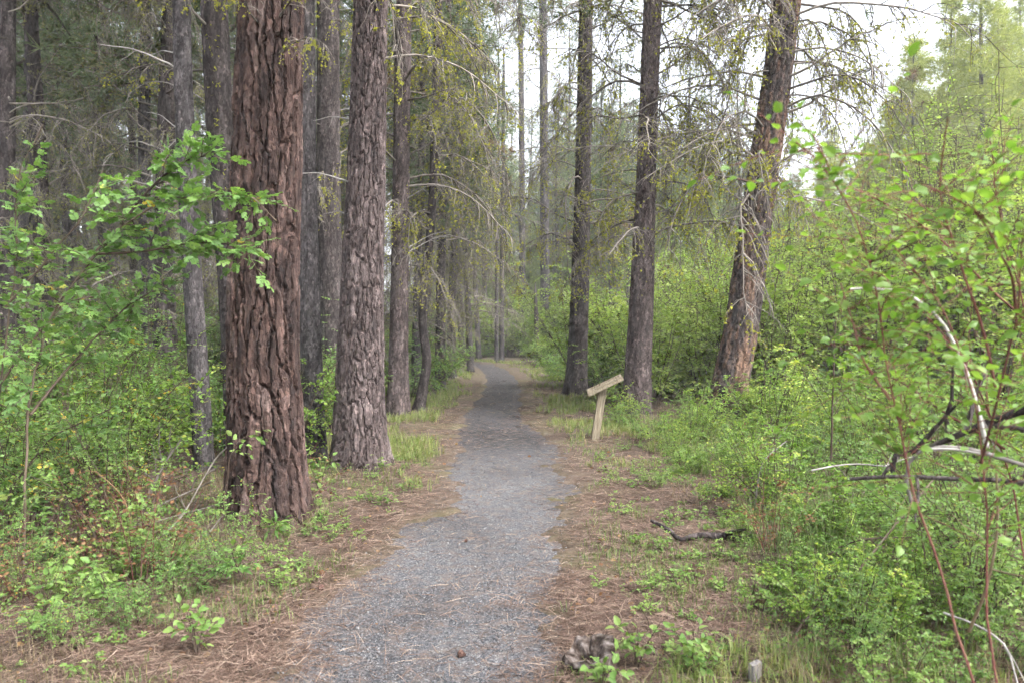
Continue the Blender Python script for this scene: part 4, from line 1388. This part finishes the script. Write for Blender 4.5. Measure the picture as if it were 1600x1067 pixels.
HAZE = .0014
if HAZE:
    haze_box()

# ------------------------------------------------------------------ shrubs whose leaves can be told apart
def near_leaf(seed, lw=.62, seg=6, curl=.18):
    """a full leaf blade with a folded midrib and toothed edge, 1 m long"""
    g = np.random.default_rng(seed)
    V, T = [], []
    for i in range(seg + 1):
        t = i / seg
        w = lw * .5 * math.sin(math.pi * min(1, t ** .75 * .97 + .03)) ** .8 * (1 + g.normal() * .05)
        z = -curl * t * t
        y = .12 + .88 * t
        V += [(-w, y + (.02 if i % 2 else -.02), z + w * .28), (0, y, z), (w, y + (.02 if i % 2 else -.02), z + w * .28)]
    for i in range(seg):
        a = 3 * i
        T += [(a, a + 1, a + 4), (a, a + 4, a + 3), (a + 1, a + 2, a + 5), (a + 1, a + 5, a + 4)]
    n = len(V)
    V += [(-.012, 0, 0), (.012, 0, 0), (0, .14, 0)]
    T += [(n, n + 1, n + 2)]
    return np.array(V, float), np.array(T)


def leaf_meshes(mat, n, size, kind='simple', seed=0, **kw):
    out = []
    for k in range(n):
        g = np.random.default_rng(seed + k)
        m = MB()
        if kind == 'simple':
            V, T = near_leaf(seed + k, **kw)
            m.add(V * size, T, 0, float(np.clip(g.normal(.5, .25), 0, 1)))
        else:                               # compound: pairs of leaflets along a stalk
            L = size
            tube(m, [(0, 0, 0), (0, L * .5, .004), (0, L, -.008)], [.0016, .0012, .0006], 3, 0, .4)
            nl = [(0, 1.0, 0)] + [(s, t, s) for t in (.35, .58, .8) for s in (-1, 1)]
            pos = np.array([(0, t * L, 0) for s, t, _ in nl])
            dirs = np.array([(s * .9, .55 if s else 1, g.normal() * .15) for s, t, _ in nl])
            tv = .985 if k == 0 else float(np.clip(g.normal(.45, .2), 0, .85))
            scatter(m, *LEAF9, pos, dirs, np.array([[0, 0, 1.0]]) + g.normal(size=(len(nl), 3)) * .2, L * .42 * g.uniform(.8, 1.1, len(nl)), 0, np.clip(tv + g.normal(size=len(nl)) * .05, 0, 1))
        out.append(m.mesh('leaf', [mat], smooth=False))
    return out


def spray(name, label, cat, root, stems, mat_stem, leafm, n_side, side_len, spacing, maxleaf, seed, r0=.007, start=.25, flat=.5, hang=.15):
    """a shrub given by its stems (lists of photograph pixels with distances); every leaf is a part of its own"""
    g = np.random.default_rng(seed)
    t0 = thing(name, label, cat, tuple(root))
    root = np.array(root)
    spots = []
    for pts, dens in stems:
        P = np.array([px(*p) if len(p) == 3 else p[0] for p in pts])
        s = np.concatenate([[0], np.cumsum(np.linalg.norm(np.diff(P, axis=0), axis=1))])
        t = np.linspace(0, s[-1], max(10, int(s[-1] / .05)))
        Q = np.stack([smooth_curve(s, P[:, k], t) for k in range(3)], -1) if len(P) > 2 else P[0] + (P[-1] - P[0]) * (t / s[-1])[:, None]
        Q = Q + (np.stack([fbm(np.stack([t * 5, t * 0 + seed, t * 0 + k * 9], -1), 2) for k in range(3)], -1) - .5) * .03
        m = MB()
        tube(m, Q - root, np.linspace(r0, r0 * .4, len(t)), 6, 0, g.random())
        so = link('stem', m.mesh('stem', [mat_stem]), t0)
        L = s[-1]
        for k in range(int(n_side * dens * L)):
            i = int(g.uniform(start, .99) * (len(t) - 1))
            ax = norm(Q[min(i + 1, len(t) - 1)] - Q[i - 1])
            d = norm(ax * .5 + g.normal(size=3) * np.array([.8, .8, .45]))
            tw = droop_curve(Q[i], d, g.uniform(*side_len), 5, hang, .12, g)
            w = MB()
            tube(w, tw - root, np.linspace(r0 * .4, r0 * .18, 6), 3, 0, g.random())
            link('twig', w.mesh('twig', [mat_stem]), so)
            n = max(2, int(np.linalg.norm(np.diff(tw, axis=0), axis=1).sum() / spacing))
            for q in range(n + 1):
                b = (q + .5) / (n + .5) * 5
                j = min(int(b), 4)
                p = tw[j] + (tw[j + 1] - tw[j]) * (b - j)
                ta = norm(tw[j + 1] - tw[j])
                sd = norm(np.cross(ta, [0, 0, 1]) + 1e-3) * (1 if q % 2 else -1)
                dd = norm(ta * (.6 if q < n else 1.5) + sd * (.85 if q < n else .1) + g.normal(size=3) * .25)
                spots.append((p, dd))
    g.shuffle(spots)
    for p, dd in spots[:maxleaf]:
        nr = norm(np.array([0, 0, 1.0]) + g.normal(size=3) * flat)
        y = dd
        x = norm(np.cross(y, nr))
        z = np.cross(x, y)
        o = link('leaf', leafm[g.integers(0, len(leafm))], t0)
        sc = g.uniform(.65, 1.2)
        Mx = Matrix(((x[0], y[0], z[0], 0), (x[1], y[1], z[1], 0), (x[2], y[2], z[2], 0), (0, 0, 0, 1)))
        o.matrix_local = Matrix.Translation(Vector(p - root)) @ Mx @ Matrix.Scale(sc, 4)
    if len(spots) > maxleaf:
        m = MB()
        sp = spots[maxleaf:]
        n = len(sp)
        src = leafm[1]
        V = np.zeros(len(src.vertices) * 3); src.vertices.foreach_get('co', V)
        V = V.reshape(-1, 3)
        T = []
        for p_ in src.polygons:
            vv = list(p_.vertices)
            T += [vv[:3]] if len(vv) == 3 else [vv[:3], [vv[0], vv[2], vv[3]]]
        scatter(m, V, np.array(T), np.array([p - root for p, _ in sp]), np.array([d for _, d in sp]), norm(np.array([0, 0, 1.0]) + g.normal(size=(n, 3)) * flat), g.uniform(.65, 1.2, n), 0, np.clip(g.normal(.5, .2, n), 0, .9))
        o = link('leaves', m.mesh('leaves', [src.materials[0]], smooth=False), t0)
        o['kind'] = 'stuff'
    return t0


ROSE = leaf_meshes(M['leaf_rose'], 7, .072, 'compound', 500)
ROSE = ROSE[1:] * 4 + ROSE[:1]
NEAR = leaf_meshes(M['leaf_near'], 8, .038, 'simple', 520, lw=.66)
HERB = leaf_meshes(M['leaf_herb'], 5, .085, 'simple', 540, lw=.3, curl=.35)
BROAD = leaf_meshes(M['leaf_herb'], 5, .05, 'simple', 560, lw=.6, curl=.2)

d = 4.9
spray('rose_shrub', 'arching rose shrub reaching across the big red pine', 'shrub', tuple(px(30, 905, d)),
      [([(30, 905, d), (45, 650, d), (75, 510, d), (130, 425, d), (190, 355, d), (255, 318, d), (330, 300, d), (395, 312, d), (432, 345, d)], .8),
       ([(190, 355, d), (235, 300, d), (290, 255, d), (345, 240, d)], 1.3),
       ([(150, 400, d), (230, 395, d), (310, 380, d), (370, 385, d), (398, 395, d)], 1.4),
       ([(45, 650, d), (120, 560, d + .2), (200, 480, d + .3), (280, 440, d + .3)], 1.0)],
      M['stem_brown'], ROSE, 24, (.1, .26), .036, 300, 41, .009, .3)
spray('rose_shrub', 'tall rose shrub with yellowing leaves at the left edge', 'shrub', tuple(px(-30, 900, 5.4)),
      [([(-30, 900, 5.4), (0, 600, 5.4), (25, 400, 5.4), (40, 260, 5.4), (70, 200, 5.4)], 1.0), ([(0, 600, 5.4), (60, 520, 5.5), (120, 470, 5.6), (150, 465, 5.6)], 1.1),
       ([(10, 480, 5.4), (80, 400, 5.3), (140, 330, 5.2), (165, 265, 5.2)], .9), ([(-30, 900, 5.4), (20, 760, 5.5), (90, 680, 5.6), (170, 640, 5.6)], 1.0)],
      M['stem_brown'], ROSE, 15, (.12, .3), .045, 300, 42, .009, .3)
# the blurred shrub close at the right
rt = np.array([1.5, 2.25, 0.0])
spray('serviceberry_shrub', 'bright green shrub with red stems close at the right edge', 'shrub', tuple(rt),
      [([(rt,), (1475, 900, 2.25), (1440, 800, 2.25), (1395, 620, 2.25), (1365, 450, 2.2), (1325, 330, 2.15), (1280, 262, 2.1), (1235, 222, 2.1)], 1.0),
       ([(rt,), (1545, 900, 2.3), (1538, 720, 2.3), (1515, 600, 2.3), (1490, 520, 2.35), (1440, 440, 2.4), (1395, 390, 2.4)], .85),
       ([(1538, 720, 2.3), (1560, 600, 2.25), (1590, 480, 2.2), (1600, 350, 2.15)], .9),
       ([(1560, 600, 2.25), (1500, 420, 2.2), (1470, 300, 2.1), (1480, 180, 2.0)], .9),
       ([(1395, 620, 2.25), (1345, 560, 2.3), (1327, 500, 2.3), (1310, 440, 2.3)], .8),
       ([(1590, 480, 2.2), (1560, 400, 2.0), (1520, 330, 1.9), (1440, 290, 1.85)], 1.0)],
      M['stem_red'], NEAR, 26, (.12, .42), .042, 300, 43, .0045, .52, .45)
rt2 = np.array([2.25, 3.1, 0.0])
spray('serviceberry_shrub', 'green shrub behind the close red-stemmed one at the right edge', 'shrub', tuple(rt2),
      [([(rt2,), (1610, 900, 3.1), (1570, 700, 3.1), (1500, 560, 3.0), (1420, 470, 3.0), (1330, 400, 3.0)], 1.0), ([(rt2,), (1620, 700, 3.1), (1600, 500, 3.1), (1560, 340, 3.1), (1540, 220, 3.1)], 1.0),
       ([(1570, 700, 3.1), (1480, 640, 3.1), (1400, 590, 3.1), (1340, 570, 3.1)], 1.0), ([(1600, 500, 3.1), (1500, 400, 3.0), (1420, 340, 3.0), (1340, 300, 3.0)], 1.0)],
      M['stem_red'], NEAR, 20, (.15, .45), .045, 300, 44, .005, .45, .45)
# leafy herbs whose single leaves show
for lab, x, y, d, hgt, n, lm, sd in [('narrow-leaved green herb on needles below the red pine', 375, 925, 4.75, .24, 1, HERB, 51), ('pale narrow-leaved herb at the very foot of the red pine', 428, 845, 5.75, .16, 1, HERB, 52),
                                     ('broad-leaved plant growing against the small rotten stump', 940, 1085, 3.38, .14, 1, BROAD, 53), ('leafy plant just right of the small rotten stump', 1000, 1040, 3.6, .22, 1, BROAD, 54),
                                     ('broad-leaved plant between the stump and the sawn stake', 1085, 1050, 3.55, .22, 1, BROAD, 55), ('small broad-leaved plant near the bottom left of the path', 305, 1045, 3.75, .22, 1, BROAD, 56),
                                     ('leafy young plant in the lower left corner', 60, 1010, 3.95, .3, 1, BROAD, 57), ('leafy young plant among seedlings at the lower left', 165, 960, 4.3, .3, 1, BROAD, 58),
                                     ('pale green spray growing in front of the red pine trunk', 395, 690, 5.6, .35, 1, BROAD, 59), ('light green plant between red pine and mauve pine', 497, 745, 7.2, .4, 1, BROAD, 60)]:
    p = px(x, y, d)
    z0 = float(gh(p[0], d))
    root = np.array([p[0], d, z0])
    if sd == 59:
        root = np.array([p[0] - .25, d, z0])
        stems = [([(root,), (root + [.05, 0, .4],), (np.array(px(372, 690, d)),), (np.array(px(405, 672, d)),)], 1.0)]
        spray('young_shoot', lab, 'plant', tuple(root), stems, M['stem_brown'], lm, 9, (.06, .14), .035, 60, sd, .004, .7)
        continue
    gg = np.random.default_rng(sd)
    stems = []
    for k in range(4):
        o = gg.normal(size=3) * .35 * hgt
        stems.append(([(root,), (root + [o[0] * .4, o[1] * .4, hgt * .55],), (root + [o[0], o[1], hgt * gg.uniform(.8, 1.1)],)], 1.0))
    spray('leafy_herb', lab, 'plant', tuple(root), stems, M['stem_brown'], lm, 22, (.03, .1), .04, 60, sd, .003, .3)

# ------------------------------------------------------------------ labels that single things out
MARKS = [(416, 6.2, 'the red pine'), (572, 8.5, 'the mauve pine'), (308, 8.6, 'the slender grey pine'), (624, 13.7, 'the grey-brown pine'), (676, 14.4, 'the crooked sapling'), (905, 17.2, 'the dark straight pine'),
         (1003, 13.6, 'the pine behind the sign'), (1165, 13, 'the leaning pine'), (945, 10.8, 'the wooden sign'), (925, 3.6, 'the rotten stump'), (1600, 4, 'the right picture edge'), (0, 5, 'the left picture edge'),
         (1095, 6, 'the fallen branch'), (780, 33, 'the two pale poles'), (850, 37, 'the tall pale pine'), (1330, 60, 'the white sky patch'), (170, 21, 'the left sticks'), (1440, 3, 'the bleached hooked branch')]
MARKS = [m for m in MARKS if m[2] != 'the left sticks'] + [(240, 6, 'the dead sticks')]
ORD = ['nearest', 'second nearest', 'third nearest', 'fourth nearest', 'fifth nearest', 'sixth nearest', 'seventh nearest', 'eighth nearest', 'ninth nearest', 'tenth nearest', 'eleventh nearest', 'twelfth nearest', 'thirteenth nearest', 'fourteenth nearest'] + [f'{w} nearest' for w in 'fifteenth sixteenth seventeenth eighteenth nineteenth twentieth'.split()]
KINDS = {'snowberry_bush': 'bright small-leaved bush', 'rose_shrub': 'arching green shrub', 'understory_bush': 'darker green bush', 'willow_shrub': 'tall yellow-green shrub', 'thicket_shrub': 'tall dull green shrub', 'willow_thicket': 'very tall pale green willow', 'seedling': 'small leafy seedling', 'withered_plant': 'withered rust-brown plant',
         'stand_pine': 'slim lichen-hung pine', 'far_pine': 'distant dark pine', 'hazy_pine': 'hazy green full-skirted pine', 'sunlit_pine': 'sunlit yellow-green pine'}
fam = {}
for o in bpy.data.objects:
    st_ = o.name.split('.')[0]
    if o.type == 'EMPTY' and st_ in KINDS and 'group' in o:
        x, d = o.location.x, o.location.y
        u = 800 + x / d * F
        cand = sorted(MARKS, key=lambda m: abs(m[0] - u) / 120 + abs(math.log(m[1] / d)) * 1.6)[0]
        dx = u - cand[0]
        rel = ('behind' if d > cand[1] else 'in front of') if abs(dx) < 45 else ('left of' if dx < 0 else 'right of')
        if abs(dx) >= 45 and d > cand[1] * 1.22:
            rel = 'well behind and ' + rel
        if abs(dx) >= 260:
            rel = rel.replace('left', 'far left').replace('right', 'far right')
        if 'edge' in cand[2]:
            rel = 'at' if abs(dx) < 90 else 'near'
        fam.setdefault((KINDS[st_], rel, cand[2]), []).append(o)
for (kd, rel, mk), obs in fam.items():
    obs.sort(key=lambda o: o.location.y)
    for i, o in enumerate(obs):
        o['label'] = f'{kd} {rel} {mk}' + ('' if len(obs) == 1 else f', {ORD[min(i, len(ORD) - 1)]} one' if i < len(ORD) else ', among the farthest there')

print('objects', len(bpy.data.objects), 'tris', sum(len(m.polygons) for m in bpy.data.meshes))
